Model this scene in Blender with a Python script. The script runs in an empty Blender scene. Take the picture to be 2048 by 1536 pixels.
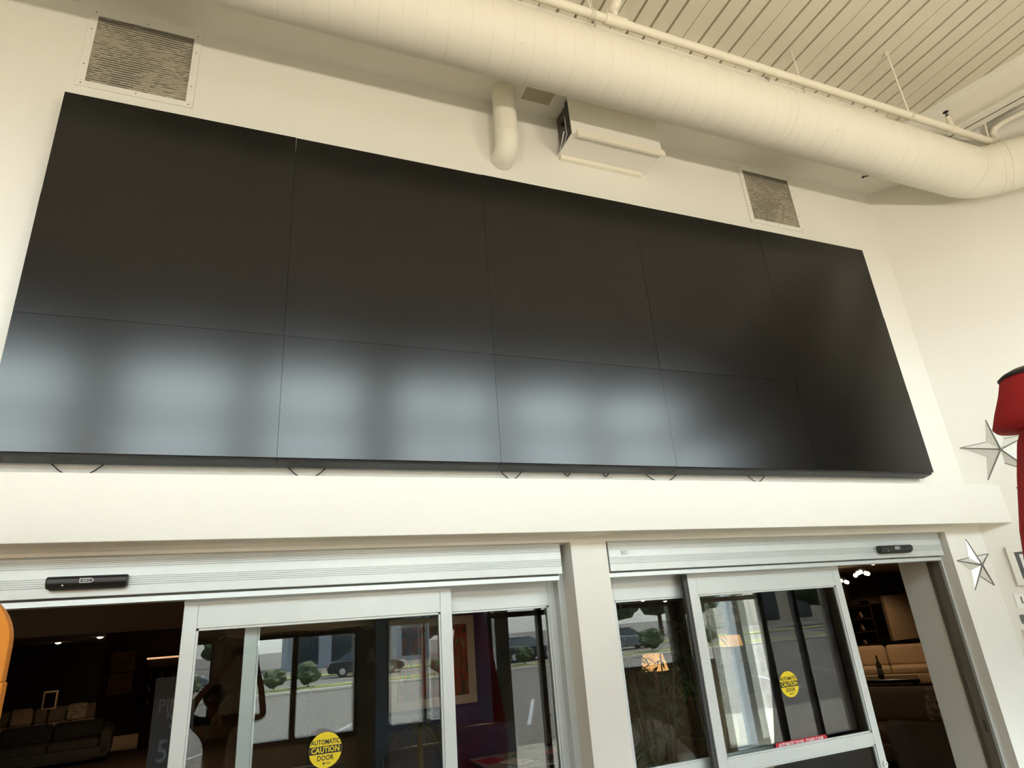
import bpy, bmesh, math, random
from mathutils import Vector, Matrix
random.seed(7)
scene = bpy.context.scene
COL = scene.collection

# ------------------------------------------------------------------ camera
F_PX = 1256.9
cam_data = bpy.data.cameras.new('camera')
cam_data.sensor_fit = 'HORIZONTAL'
cam_data.sensor_width = 36.0
cam_data.lens = F_PX * 36.0 / 2048.0
cam_data.clip_start = 0.02
cam_data.clip_end = 400
cam = bpy.data.objects.new('camera', cam_data)
COL.objects.link(cam)
cam.matrix_world = Matrix(((0.9284849, -0.0668198, -0.3653093, 1.12902), (-0.3637141, -0.3623255, -0.8581563, -3.28083), (-0.0750190, 0.9296533, -0.3607171, 1.98445), (0, 0, 0, 1)))
scene.camera = cam

# ------------------------------------------------------------------ world, sun, exposure
scene.view_settings.view_transform = 'Standard'
scene.view_settings.look = 'None'
scene.view_settings.exposure = -0.06
scene.view_settings.gamma = 1.0
scene.view_settings.use_curve_mapping = False
try:
    scene.cycles.max_bounces = 10
    scene.cycles.diffuse_bounces = 6
    scene.cycles.glossy_bounces = 5
    scene.cycles.transparent_max_bounces = 32
    scene.cycles.sample_clamp_indirect = 6.0
    scene.cycles.caustics_reflective = False
    scene.cycles.caustics_refractive = False
    scene.cycles.use_denoising = True
except Exception:
    pass

SKY_STRENGTH = 20.5
SUN_STRENGTH = 46.0
FILL_UPLIGHT = 76.0
world = bpy.data.worlds.new('world')
scene.world = world
world.use_nodes = True
wn = world.node_tree
wn.nodes.clear()
w_out = wn.nodes.new('ShaderNodeOutputWorld')
w_bg = wn.nodes.new('ShaderNodeBackground')
w_ramp = wn.nodes.new('ShaderNodeValToRGB')
w_sep = wn.nodes.new('ShaderNodeSeparateXYZ')
w_tc = wn.nodes.new('ShaderNodeTexCoord')
wn.links.new(w_tc.outputs['Generated'], w_sep.inputs[0])
wn.links.new(w_sep.outputs['Z'], w_ramp.inputs[0])
w_ramp.color_ramp.elements[0].position = 0.0
w_ramp.color_ramp.elements[0].color = (0.30, 0.30, 0.29, 1)
w_ramp.color_ramp.elements[1].position = 1.0
w_ramp.color_ramp.elements[1].color = (0.06, 0.10, 0.18, 1)
e = w_ramp.color_ramp.elements.new(0.24)
e.color = (0.80, 0.92, 0.98, 1)
e = w_ramp.color_ramp.elements.new(0.38)
e.color = (0.85, 0.97, 1.0, 1)
e = w_ramp.color_ramp.elements.new(0.52)
e.color = (0.20, 0.28, 0.40, 1)
wn.links.new(w_ramp.outputs[0], w_bg.inputs['Color'])
w_bg.inputs['Strength'].default_value = SKY_STRENGTH
wn.links.new(w_bg.outputs[0], w_out.inputs[0])

sun_d = bpy.data.lights.new('sun', 'SUN')
sun_d.energy = SUN_STRENGTH
sun_d.angle = 0.01
sun_d.color = (1.0, 0.91, 0.78)
sun = bpy.data.objects.new('sun', sun_d)
COL.objects.link(sun)
sun.rotation_euler = Vector((-0.65, 0.03, -1.0)).to_track_quat('-Z', 'Y').to_euler()

# ------------------------------------------------------------------ helpers
def tag(o, label=None, cat=None, group=None, kind=None):
    if label: o['label'] = label
    if cat: o['category'] = cat
    if group: o['group'] = group
    if kind: o['kind'] = kind
    return o

def empty(name, loc=(0, 0, 0), rz=0.0, label=None, cat=None, group=None, kind=None):
    o = bpy.data.objects.new(name, None)
    o.empty_display_size = 0.1
    COL.objects.link(o)
    o.location = loc
    o.rotation_euler = (0, 0, rz)
    return tag(o, label, cat, group, kind)

class MB:
    def __init__(self):
        self.v = []; self.f = []; self.sm = []
    def add(self, vs, fs, smooth=False):
        n = len(self.v)
        self.v += [tuple(p) for p in vs]
        for f in fs:
            self.f.append(tuple(i + n for i in f)); self.sm.append(smooth)
        return self
    def box(self, x0, x1, y0, y1, z0, z1):
        if x0 > x1: x0, x1 = x1, x0
        if y0 > y1: y0, y1 = y1, y0
        if z0 > z1: z0, z1 = z1, z0
        vs = [(x0,y0,z0),(x1,y0,z0),(x1,y1,z0),(x0,y1,z0),(x0,y0,z1),(x1,y0,z1),(x1,y1,z1),(x0,y1,z1)]
        fs = [(3,2,1,0),(4,5,6,7),(0,1,5,4),(1,2,6,5),(2,3,7,6),(3,0,4,7)]
        return self.add(vs, fs)
    def prism(self, poly, z0, z1):
        """vertical prism over an xy polygon (counter clockwise)"""
        n = len(poly)
        vs = [(x, y, z0) for x, y in poly] + [(x, y, z1) for x, y in poly]
        fs = [tuple(reversed(range(n))), tuple(range(n, 2*n))]
        fs += [(i, (i+1) % n, n+(i+1) % n, n+i) for i in range(n)]
        return self.add(vs, fs)
    def xprism(self, poly, x0, x1):
        """prism along x over a yz polygon"""
        n = len(poly)
        vs = [(x0, y, z) for y, z in poly] + [(x1, y, z) for y, z in poly]
        fs = [tuple(reversed(range(n))), tuple(range(n, 2*n))]
        fs += [(i, (i+1) % n, n+(i+1) % n, n+i) for i in range(n)]
        return self.add(vs, fs)
    def yprism(self, poly, y0, y1):
        n = len(poly)
        vs = [(x, y0, z) for x, z in poly] + [(x, y1, z) for x, z in poly]
        fs = [tuple(range(n)), tuple(reversed(range(n, 2*n)))]
        fs += [(i, n+i, n+(i+1) % n, (i+1) % n) for i in range(n)]
        return self.add(vs, fs)
    def tube(self, pts, r, seg=12, cap=True, smooth=True):
        pts = [Vector(p) for p in pts]
        rs = r if isinstance(r, (list, tuple)) else [r]*len(pts)
        rings = []
        up = None
        for i, p in enumerate(pts):
            if i == 0: t = pts[1]-pts[0]
            elif i == len(pts)-1: t = pts[-1]-pts[-2]
            else: t = (pts[i+1]-p).normalized() + (p-pts[i-1]).normalized()
            t.normalize()
            if up is None:
                up = Vector((0,0,1)) if abs(t.z) < 0.9 else Vector((0,1,0))
            a = t.cross(up).normalized()
            b = a.cross(t).normalized()
            up = b
            rings.append([p + a*math.cos(2*math.pi*k/seg)*rs[i] + b*math.sin(2*math.pi*k/seg)*rs[i] for k in range(seg)])
        vs = [v for rg in rings for v in rg]
        fs = []
        for i in range(len(pts)-1):
            for k in range(seg):
                fs.append((i*seg+k, i*seg+(k+1) % seg, (i+1)*seg+(k+1) % seg, (i+1)*seg+k))
        self.add(vs, [tuple(reversed(f)) for f in fs], smooth)
        if cap:
            n = len(pts)-1
            self.add(rings[0], [tuple(range(seg))])
            self.add(rings[n], [tuple(reversed(range(seg)))])
        return self
    def lathe(self, prof, c=(0,0), seg=24, smooth=True, fold=None):
        """prof: list of (r, z)"""
        vs = []; fs = []
        for r, z in prof:
            for k in range(seg):
                a = 2*math.pi*k/seg
                rr = r*(1 + (fold(a, z) if fold else 0))
                vs.append((c[0]+rr*math.cos(a), c[1]+rr*math.sin(a), z))
        for i in range(len(prof)-1):
            for k in range(seg):
                fs.append((i*seg+k, i*seg+(k+1) % seg, (i+1)*seg+(k+1) % seg, (i+1)*seg+k))
        self.add(vs, fs, smooth)
        n = len(prof)-1
        self.add(vs[:seg], [tuple(reversed(range(seg)))])
        self.add(vs[n*seg:], [tuple(range(seg))])
        return self
    def ball(self, c, r, seg=10, rings=7, sq=(1,1,1)):
        vs = []; fs = []
        for i in range(rings+1):
            th = math.pi*i/rings
            for k in range(seg):
                a = 2*math.pi*k/seg
                vs.append((c[0]+r*sq[0]*math.sin(th)*math.cos(a), c[1]+r*sq[1]*math.sin(th)*math.sin(a), c[2]+r*sq[2]*math.cos(th)))
        for i in range(rings):
            for k in range(seg):
                fs.append((i*seg+k, (i+1)*seg+k, (i+1)*seg+(k+1) % seg, i*seg+(k+1) % seg))
        return self.add(vs, fs, True)
    def xf(self, M):
        self.v = [tuple(M @ Vector(p)) for p in self.v]
        return self
    def build(self, name, mat, parent=None, bevel=0.0, seg=2):
        me = bpy.data.meshes.new(name)
        me.from_pydata(self.v, [], self.f)
        for p, s in zip(me.polygons, self.sm): p.use_smooth = s
        me.update()
        if mat: me.materials.append(mat)
        o = bpy.data.objects.new(name, me)
        COL.objects.link(o)
        if parent: o.parent = parent
        if bevel > 0:
            m = o.modifiers.new('bevel', 'BEVEL'); m.width = bevel; m.segments = seg; m.limit_method = 'ANGLE'
            m.harden_normals = False
        return o

def cushion(x0, x1, y0, y1, z0, z1, name, mat, parent, r=0.05):
    o = MB().box(x0, x1, y0, y1, z0, z1).build(name, mat, parent, bevel=r, seg=4)
    for p in o.data.polygons: p.use_smooth = True
    return o

def text_mesh(txt, size, mat, name, parent=None, extrude=0.0006, sx=1.0, bold=0.0):
    cu = bpy.data.curves.new('t', 'FONT')
    cu.body = txt; cu.size = size; cu.extrude = extrude; cu.align_x = 'CENTER'; cu.align_y = 'CENTER'
    cu.offset = bold; cu.resolution_u = 2
    t = bpy.data.objects.new('t', cu)
    COL.objects.link(t)
    dg = bpy.context.evaluated_depsgraph_get()
    dg.update()
    me = bpy.data.meshes.new_from_object(t.evaluated_get(dg))
    bpy.data.objects.remove(t); bpy.data.curves.remove(cu)
    for v in me.vertices:      # stand the text up, facing -y
        x, y, z = v.co
        v.co = (x*sx, -z, y)
    me.materials.clear(); me.materials.append(mat)
    o = bpy.data.objects.new(name, me); COL.objects.link(o)
    if parent: o.parent = parent
    return o

def copy_tree(o, parent=None):
    c = o.copy(); COL.objects.link(c)
    if parent: c.parent = parent
    for ch in list(o.children):
        copy_tree(ch, c)
    return c

# ------------------------------------------------------------------ materials
MATS = {}
def mat(name, col, rough=0.5, metal=0.0, spec=0.5, emit=None, estr=0.0, bump=0.0, bscale=200.0, var=0.0, vscale=3.0, coat=0.0):
    m = bpy.data.materials.new(name); m.use_nodes = True
    nt = m.node_tree; b = nt.nodes['Principled BSDF']
    b.inputs['Base Color'].default_value = (*col, 1)
    b.inputs['Roughness'].default_value = rough
    b.inputs['Metallic'].default_value = metal
    b.inputs['Specular IOR Level'].default_value = spec
    b.inputs['Coat Weight'].default_value = coat
    b.inputs['Coat Roughness'].default_value = rough if coat >= 1 else 0.03
    if emit:
        b.inputs['Emission Color'].default_value = (*emit, 1)
        b.inputs['Emission Strength'].default_value = estr
    tc = None
    if bump > 0 or var > 0:
        tc = nt.nodes.new('ShaderNodeTexCoord')
    if bump > 0:
        n = nt.nodes.new('ShaderNodeTexNoise'); n.inputs['Scale'].default_value = bscale; n.inputs['Detail'].default_value = 3
        nt.links.new(tc.outputs['Object'], n.inputs['Vector'])
        bp = nt.nodes.new('ShaderNodeBump'); bp.inputs['Strength'].default_value = bump; bp.inputs['Distance'].default_value = 0.002
        nt.links.new(n.outputs['Fac'], bp.inputs['Height']); nt.links.new(bp.outputs[0], b.inputs['Normal'])
    if var > 0:
        n = nt.nodes.new('ShaderNodeTexNoise'); n.inputs['Scale'].default_value = vscale; n.inputs['Detail'].default_value = 5
        nt.links.new(tc.outputs['Object'], n.inputs['Vector'])
        r = nt.nodes.new('ShaderNodeValToRGB')
        r.color_ramp.elements[0].position = 0.3; r.color_ramp.elements[1].position = 0.7
        r.color_ramp.elements[0].color = (*[c*(1-var) for c in col], 1)
        r.color_ramp.elements[1].color = (*[min(1, c*(1+var)) for c in col], 1)
        nt.links.new(n.outputs['Fac'], r.inputs[0]); nt.links.new(r.outputs[0], b.inputs['Base Color'])
    MATS[name] = m
    return m

def glass_mat(name, tint=(0.96, 0.98, 0.97), ior=1.5):
    m = bpy.data.materials.new(name); m.use_nodes = True
    nt = m.node_tree; nt.nodes.clear()
    out = nt.nodes.new('ShaderNodeOutputMaterial')
    mix = nt.nodes.new('ShaderNodeMixShader')
    fr = nt.nodes.new('ShaderNodeFresnel'); fr.inputs['IOR'].default_value = ior
    tr = nt.nodes.new('ShaderNodeBsdfTransparent'); tr.inputs['Color'].default_value = (*tint, 1)
    gl = nt.nodes.new('ShaderNodeBsdfGlossy'); gl.inputs['Roughness'].default_value = 0.0
    nt.links.new(fr.outputs[0], mix.inputs[0]); nt.links.new(tr.outputs[0], mix.inputs[1]); nt.links.new(gl.outputs[0], mix.inputs[2])
    nt.links.new(mix.outputs[0], out.inputs[0])
    MATS[name] = m
    return m

def emis(name, col, s):
    m = bpy.data.materials.new(name); m.use_nodes = True
    nt = m.node_tree; nt.nodes.clear()
    out = nt.nodes.new('ShaderNodeOutputMaterial'); em = nt.nodes.new('ShaderNodeEmission')
    em.inputs[0].default_value = (*col, 1); em.inputs[1].default_value = s
    nt.links.new(em.outputs[0], out.inputs[0])
    return m

M_wall = mat('cream_wall_paint', (0.785, 0.775, 0.72), 0.75, spec=0.25, bump=0.25, bscale=160)
M_duct = mat('duct_paint', (0.79, 0.77, 0.68), 0.6, spec=0.3, bump=0.15, bscale=60)
M_deck = mat('deck_paint', (0.66, 0.625, 0.52), 0.6, spec=0.3)
M_pipe = mat('pipe_paint', (0.80, 0.77, 0.66), 0.45, spec=0.4)
M_alu = mat('satin_aluminium', (0.60, 0.63, 0.625), 0.42, metal=0.45, spec=0.5, bump=0.04, bscale=30, var=0.02, vscale=8)
M_alu_d = mat('dark_gasket', (0.05, 0.05, 0.05), 0.6)
M_black = mat('black_plastic', (0.012, 0.012, 0.014), 0.35)
M_screen = mat('matte_screen', (0.001, 0.001, 0.001), 0.206, spec=0.55)
M_case = mat('display_casing', (0.018, 0.018, 0.02), 0.45)
M_gap = mat('screen_gap', (0.003, 0.003, 0.003), 0.8)
M_white = mat('white_plastic', (0.85, 0.85, 0.83), 0.4)
M_dark = mat('dark_metal', (0.05, 0.05, 0.05), 0.5, metal=0.5)
M_glass = glass_mat('door_glass')
M_glass2 = glass_mat('storefront_glass', (0.97, 0.98, 0.97), 1.35)

# ------------------------------------------------------------------ dimensions (metres, floor at z = 0)
ZP = 2.87            # bottom of the video wall
YW = 0.13            # vestibule face of the front wall
CX = 6.58            # corner of front wall and angled right wall
YS = -4.70           # storefront behind the camera
ZD = 6.285           # metal deck
ZS = 5.735           # gypsum soffit
XL = -3.6            # left wall
def on45(x=None, y=None):
    return (x, CX + YW - x) if x is not None else (CX + YW - y, y)
XR = on45(y=YS)[0]
R2 = math.sqrt(0.5)

def struct(name, mb, m, parent=None, **k):
    o = mb.build(name, m, parent, **k)
    if not parent: o['kind'] = 'structure'
    return o

# ------------------------------------------------------------------ structure
# front wall with two openings
b = MB()
HZ = 2.43
b.box(XL-0.2, 7.2, YW, 0.60, HZ, ZD+0.3)
b.box(XL-0.2, -0.16, YW, 0.60, 0, HZ)
b.box(2.873, 3.112, YW, 0.60, 0, HZ)
b.box(6.147, 6.58, YW, 0.60, 0, HZ)
b.prism([(6.58, YW), (7.2, YW), (7.2, 0.60), (6.58, 0.60)], 0, HZ)
struct('wall_front', b, M_wall)
b = MB().prism([(CX-0.001, YW), (XR, YS), (XR+0.2, YS), (XR+0.2, YS+0.2), (CX+0.3, YW)], 0, ZD+0.3)
struct('wall_right', b, M_wall)
struct('wall_left', MB().box(XL-0.2, XL, YS, YW, 0, ZD+0.3), M_wall)

M_tile = mat('vestibule_tile', (0.55, 0.43, 0.29), 0.4, var=0.15, vscale=4)
M_carpet = mat('showroom_carpet', (0.20, 0.14, 0.09), 0.9, var=0.2, vscale=6)
struct('floor', MB().box(XL-0.2, XR+0.2, YS-0.1, 0.60, -0.06, 0.0), M_tile)
struct('floor_showroom', MB().box(-14, 34, 0.601, 33, -0.06, 0.0), M_carpet)

# ledge (dropped band above the doors)
b = MB().prism([(XL, -0.03), (on45(y=-0.03)[0], -0.03), (CX, YW+0.001), (XL, YW+0.001)], 2.467, 2.773)
struct('trim_1', b, M_wall, bevel=0.004)

# metal deck: sheets with narrow grooves running front to back
b = MB()
x = XL-0.3
i = 0
prof = []
pitch = 0.1525
x0g = 4.058 - 60*pitch
n0 = int((XL-0.3-x0g)/pitch)
gx = x0g + n0*pitch
k = n0
while gx < XR+0.3:
    w = 0.011 if k % 4 else 0.0035
    prof += [(gx-w, 0.0), (gx-w, 0.038), (gx+w, 0.038), (gx+w, 0.0)]
    gx += pitch; k += 1
prof = [(XL-0.3, 0.0)] + prof + [(XR+0.3, 0.0)]
vs = []; fs = []
for (px_, h) in prof:
    vs += [(px_, YS-0.2, ZD+h), (px_, YW+0.1, ZD+h)]
for j in range(len(prof)-1):
    fs.append((2*j, 2*j+1, 2*j+3, 2*j+2))
b.add(vs, fs)
b.box(XL-0.3, XR+0.3, YS-0.2, 0.6, ZD+0.05, ZD+0.35)
struct('ceiling', b, M_deck)

# gypsum soffit along front and angled wall
b = MB().prism([(XL, -0.345), (CX-0.10, -0.345), (CX+0.08, -0.15), (on45(y=YS)[0]-0.20, YS), (XR, YS), (CX, YW), (XL, YW)], ZS, ZD)
struct('trim_2', b, M_wall)

# steel beam under the deck
dirb = Vector((0.30, -1.0, 0)).normalized()
nb = Vector((-dirb.y, dirb.x, 0))
bm = MB()
zt, zb = ZD-0.001, ZD-0.345
for (w0, w1, z0, z1) in ((-0.085, 0.085, zt-0.012, zt), (-0.006, 0.006, zb, zt), (-0.085, 0.085, zb, zb+0.012)):
    bm.box(w0, w1, 0, 5.0, z0, z1)
base = Vector((6.62, 0.12, 0)) + nb*0.085
Mx = Matrix(((nb.x, dirb.x, 0, base.x), (nb.y, dirb.y, 0, base.y), (0, 0, 1, 0), (0, 0, 0, 1)))
bm.xf(Mx)
tag(bm.build('steel_beam', M_wall), 'cream painted steel I-beam running under the ribbed metal deck at the right', 'beam')

# storefront wall behind the camera
M_bronze = mat('bronze_mullion', (0.16, 0.145, 0.125), 0.4, metal=0.6)
M_pier = mat('pier_paint', (0.20, 0.22, 0.20), 0.7)
M_beige = mat('beige_stucco', (0.50, 0.42, 0.32), 0.8)
b = MB()
ys0, ys1 = YS-0.25, YS
b.box(XL-0.2, XR+0.3, ys0, ys1, 5.34, ZD+0.3)
b.box(-2.2, 8.8, ys0, ys1-0.05, 4.52, 4.74)
b.box(5.9, 8.8, ys0, ys1, 2.3, 3.9)  # unseen closed band put in to cut daylight on the right
b.box(2.8, 5.9, ys0, ys1, 2.60, 3.9)  # closed likewise, added to hold back the bright sky
b.box(XL-0.2, 3.0, ys0, ys1, 2.14, 2.55)
b.box(XL-0.2, 2.8, ys0, ys1, 2.55, 3.92)
b.box(XL-0.2, -2.6, ys0, ys1, 0, 2.14)
b.box(XL-0.2, -2.6, ys0, ys1, 2.55, 5.42)
b.box(7.60, 8.80, ys0, ys1, 4.75, 5.42)
for (a, c) in ((-0.95, -0.45), (0.80, 1.08), (2.35, 2.80), (4.30, 4.45), (5.85, 6.00), (8.78, XR+0.3)):
    z0 = 2.55 if c < 3 else 2.3
    b.box(a, c, ys0, ys1, z0, 5.42)
b.box(-2.6, 1.22, ys0, ys1, 0.0, 0.30)
b.box(1.22, 4.20, ys0, ys1, 0.0, 0.92)
b.box(10.3, XR+0.3, ys0, ys1, 0, 5.42)
b.box(5.9, 7.85, ys0, ys1, 0, 1.25)
struct('wall_back', b, M_beige)
struct('trim_3', MB().box(2.42, 2.80, YS-0.26, YS+0.03, 0, 4.1), M_pier)
struct('trim_4', MB().box(0.80, 1.22, YS-0.20, YS+0.01, 0.3, 2.14), M_beige)
# windows: frame + glass
def window(name, x0, x1, z0, z1, mull=(), trans=()):
    w = empty(name, ((x0+x1)/2, YS-0.1, z0)); w['kind'] = 'structure'
    hw = (x1-x0)/2; h = z1-z0; t = 0.035
    f = MB()
    f.box(-hw, hw, -0.05, 0.05, 0, 2*t).box(-hw, hw, -0.05, 0.05, h-2*t, h)
    f.box(-hw, -hw+t, -0.05, 0.05, 2*t, h-2*t).box(hw-t, hw, -0.05, 0.05, 2*t, h-2*t)
    for m_ in mull: f.box(m_-(x0+x1)/2-t, m_-(x0+x1)/2+t, -0.05, 0.05, 2*t, h-2*t)
    for m_ in trans: f.box(-hw+t, hw-t, -0.05, 0.05, m_-z0-t, m_-z0+t)
    f.build('window_frame', M_bronze, w)
    MB().box(-hw+0.01, hw-0.01, -0.003, 0.003, t, h-t).build('glass_pane', M_glass2, w)
    return w
window('window_1', -2.6, 0.80, 0.30, 2.14, mull=(-1.0,))
window('window_2', 1.22, 2.42, 0.92, 2.14, mull=(1.69,))
window('window_3', 2.80, 4.22, 0.92, 2.60, mull=(3.28,), trans=(2.16,))
window('window_11', 2.80, 4.22, 3.90, 5.34, mull=(3.5,), trans=(4.64,))
window('window_9', 4.22, 5.9, 0.0, 2.60, mull=(4.98,), trans=(2.16,))
window('window_12', 4.22, 5.9, 3.90, 5.34, trans=(4.64,))
window('window_4', 5.9, 7.85, 1.25, 2.3, mull=(7.2,), trans=(2.16,))
window('window_13', 7.85, 8.85, 0.0, 2.3, trans=(2.16,))
window('window_10', 5.9, 8.85, 3.9, 5.34, mull=(7.2,), trans=(4.64,))
window('window_5', 8.85, 10.3, 0.0, 2.3, mull=(9.56,))
window('window_6', -2.6, -0.92, 3.92, 5.34, trans=(4.64,))
window('window_7', -0.45, 0.80, 3.92, 5.34, trans=(4.64,))
window('window_8', 1.08, 2.42, 3.92, 5.34, trans=(4.64,))

# ------------------------------------------------------------------ automatic sliding doors
YH = 0.16    # header face
YG = 0.25    # face of sliding leaf
YF = 0.33    # face of fixed sidelite
ZH0, ZH1 = ZP-0.613, ZP-0.428
def leaf(parent, name, x0, x1, y, st_l, st_r, ztop, zgt, zmr_t, zmr_b, glass_label=None, groove=True):
    """a stile and rail leaf whose face is at y"""
    lf = MB()
    d = 0.045
    lf.box(x0, x0+st_l, y, y+d, 0.02, ztop).box(x1-st_r, x1, y, y+d, 0.02, ztop)
    lf.box(x0+st_l, x1-st_r, y+0.001, y+d, zgt, ztop)
    lf.box(x0+st_l, x1-st_r, y+0.001, y+d, zmr_b, zmr_t)
    lf.box(x0+st_l, x1-st_r, y+0.001, y+d, 0.02, 0.26)
    o = lf.build(name, M_alu, parent, bevel=0.002)
    st = MB()
    for z0, z1 in ((zmr_t, zgt), (0.26, zmr_b)):      # glazing beads
        st.box(x0+st_l, x0+st_l+0.010, y+0.008, y+0.02, z0, z1).box(x1-st_r-0.010, x1-st_r, y+0.008, y+0.02, z0, z1)
        st.box(x0+st_l, x1-st_r, y+0.008, y+0.02, z1-0.010, z1).box(x0+st_l, x1-st_r, y+0.008, y+0.02, z0, z0+0.010)
    st.build('glazing_bead', M_alu, o)
    g = MB()
    for z0, z1 in ((zmr_t, zgt), (0.26, zmr_b)):
        g.box(x0+st_l-0.01, x0+st_l+0.003, y+0.021, y+0.028, z0, z1).box(x1-st_r-0.003, x1-st_r+0.01, y+0.021, y+0.028, z0, z1)
    g.build('gasket', M_alu_d, o)
    MB().box(x0+st_l-0.012, x1-st_r+0.012, y+0.022, y+0.028, zmr_t-0.012, zgt+0.012).build('glass_pane', M_glass, o)
    MB().box(x0+st_l-0.012, x1-st_r+0.012, y+0.022, y+0.028, 0.25, zmr_b+0.012).build('glass_pane', M_glass, o)
    return o

def ribbed_header(parent, x0, x1):
    h = ZH1-ZH0
    pr = [(YH+0.17, ZH1), (YH+0.17, ZH0), (YH, ZH0)]
    # face with two groups of fine ribs
    groups = [(0.045, 0.105), (0.150, 0.185)] 
    z = ZH0
    for g0, g1, n in ((0.040, 0.085, 5), (0.122, 0.172, 6)):
        st = (g1-g0)/n
        for i in range(n):
            zz = ZH0+g0+i*st
            pr += [(YH, zz), (YH+0.0035, zz+0.0012), (YH+0.0035, zz+0.0032), (YH, zz+0.0044)]
    pr += [(YH, ZH1)]
    o = MB().xprism(pr, x0, x1).build('header_box', M_alu, parent)
    # set-back top return and bottom track lip
    MB().xprism([(YH+0.03, ZH1), (YH+0.03, ZH1+0.02), (YH+0.17, ZH1+0.02), (YH+0.17, ZH1)], x0, x1).build('header_top_cap', M_alu, parent)
    MB().xprism([(YH+0.040, ZH0-0.036), (YH+0.06, ZH0-0.038), (YH+0.06, ZH0), (YH+0.040, ZH0), (YH+0.036, ZH0-0.006), (YH+0.022, ZH0-0.010), (YH+0.020, ZH0-0.034)], x0, x1-0.012).build('track_cover', M_alu, parent)
    return o

ZTOP = ZP-0.637; ZGT = ZP-0.777; ZMT = ZP-1.706; ZMB = ZP-1.775
# ---- left door package
d1 = empty('door_1', (0, 0, 0)); d1['kind'] = 'structure'
ribbed_header(d1, -0.14, 2.816)
o = leaf(d1, 'sliding_leaf', 0.843, 2.166, YG, 0.062, 0.064, ZTOP, ZGT, ZMT, ZMB)
MB().box(0.842, 2.167, YG-0.004, YG+0.001, ZTOP-0.030, ZTOP).build('hanger_rail', M_alu, o, bevel=0.001)
leaf(d1, 'fixed_sidelite', 1.119, 2.860, YF, 0.062, 0.072, ZTOP+0.02, ZGT-0.001, ZMT, ZMB)
MB().box(2.832, 2.873, 0.27, 0.345, 0, ZH1).box(-0.16, -0.10, 0.27, 0.42, 0, ZH1).build('jamb_tube', M_alu, d1, bevel=0.002)
# ---- right door package
d2 = empty('door_2', (0, 0, 0)); d2['kind'] = 'structure'
ribbed_header(d2, 3.141, 6.107)
o = leaf(d2, 'sliding_leaf', 3.750, 5.072, YG, 0.066, 0.060, ZTOP, ZGT, ZMT, ZMB)
MB().box(3.749, 5.073, YG-0.004, YG+0.001, ZTOP-0.030, ZTOP).build('hanger_rail', M_alu, o, bevel=0.001)
MB().box(3.725, 3.750, YG+0.012, YG+0.04, 0.02, ZTOP-0.004).build('nosing', M_alu_d, o)
lk = MB()
lk.add(*[[(5.048+0.017*math.cos(a*math.pi/8), YG-0.012+yy, 0.978+0.017*math.sin(a*math.pi/8)) for yy in (0, 0.013) for a in range(16)],
         [tuple(range(16))]+[(k, 16+k, 16+(k+1) % 16, (k+1) % 16) for k in range(16)]])
cyl = lk.build('lock_cylinder', M_white, o)
MB().box(5.045, 5.051, YG-0.0135, YG-0.011, 0.970, 0.986).build('keyhole', M_alu_d, cyl)
leaf(d2, 'fixed_sidelite', 3.150, 4.972, YF, 0.090, 0.088, ZTOP+0.02, ZGT-0.001, ZMT, ZMB)
MB().box(6.128, 6.147, 0.215, 0.240, 0, ZH1).box(3.112, 3.141, 0.24, 0.42, 0, ZH1).build('jamb_tube', M_alu, d2, bevel=0.002)
jf = MB().box(6.130, 6.147, 0.240, 0.310, 0, ZH1).box(6.140, 6.147, 0.310, 0.350, 0, ZH1).build('jamb_pocket', mat('jamb_brown', (0.16, 0.14, 0.11), 0.6), d2)
MB().box(6.1285, 6.1305, 0.262, 0.276, 1.03, 1.11).build('strike_slot', M_alu_d, jf)

# maker's arrow badge on the right header
def arrow_badge(parent, cx, z, w, h, y, m_edge, m_fill, txt, m_txt):
    def shape(mb, w, h, y0, y1):
        a = h*0.55
        mb.yprism([(cx-w/2, z-h/2), (cx+w/2-a, z-h/2), (cx+w/2, z), (cx+w/2-a, z+h/2), (cx-w/2, z+h/2)], y0, y1)
        return mb
    o = shape(MB(), w, h, y-0.0015, y).build('arrow_badge', m_edge, parent)
    shape(MB(), w*0.88, h*0.72, y-0.0022, y-0.0012).build('badge_field', m_fill, o)
    t = text_mesh(txt, h*0.55, m_txt, 'badge_lettering', o, 0.0004, 0.8)
    t.location = (cx-h*0.15, y-0.0025, z)
    return o
M_grey = mat('grey_print', (0.12, 0.13, 0.13), 0.6)
M_pale = mat('pale_print', (0.75, 0.77, 0.77), 0.6)
arrow_badge(d2, 3.255, ZP-0.507, 0.055, 0.021, YH, M_grey, M_pale, 'NABCO', M_grey)

def sensor(cx, z, label, w=0.31):
    r = empty('motion_sensor', (cx, YH, z), label=label, cat='sensor', group='motion sensors on the door headers')
    h = 0.052
    b = MB().xprism([(0, h/2), (-0.035, h/2), (-0.048, h/2-0.012), (-0.048, -h/2+0.018), (-0.030, -h/2), (0, -h/2)], -w/2, w/2)
    sh = b.build('sensor_shell', M_black, r, bevel=0.006, seg=3)
    MB().box(-w/2+0.012, w/2-0.012, -0.032, -0.004, -h/2-0.004, -h/2+0.006).build('sensor_lens', M_gap, r, bevel=0.003)
    MB().ball((-w/2+0.065, -0.0445, -h/2+0.012), 0.004, 8, 6).build('status_light', M_white, r)
    bd = arrow_badge(r, 0.0, 0.004, 0.055, 0.020, -0.0485, M_pale, M_black, 'NABCO', M_pale)
    return r
sensor(0.455, ZP-0.552, 'black motion sensor bar on the left door header above the dark opening')
sensor(5.560, ZP-0.553, 'black motion sensor bar on the right end of the right door header', 0.33)

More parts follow.
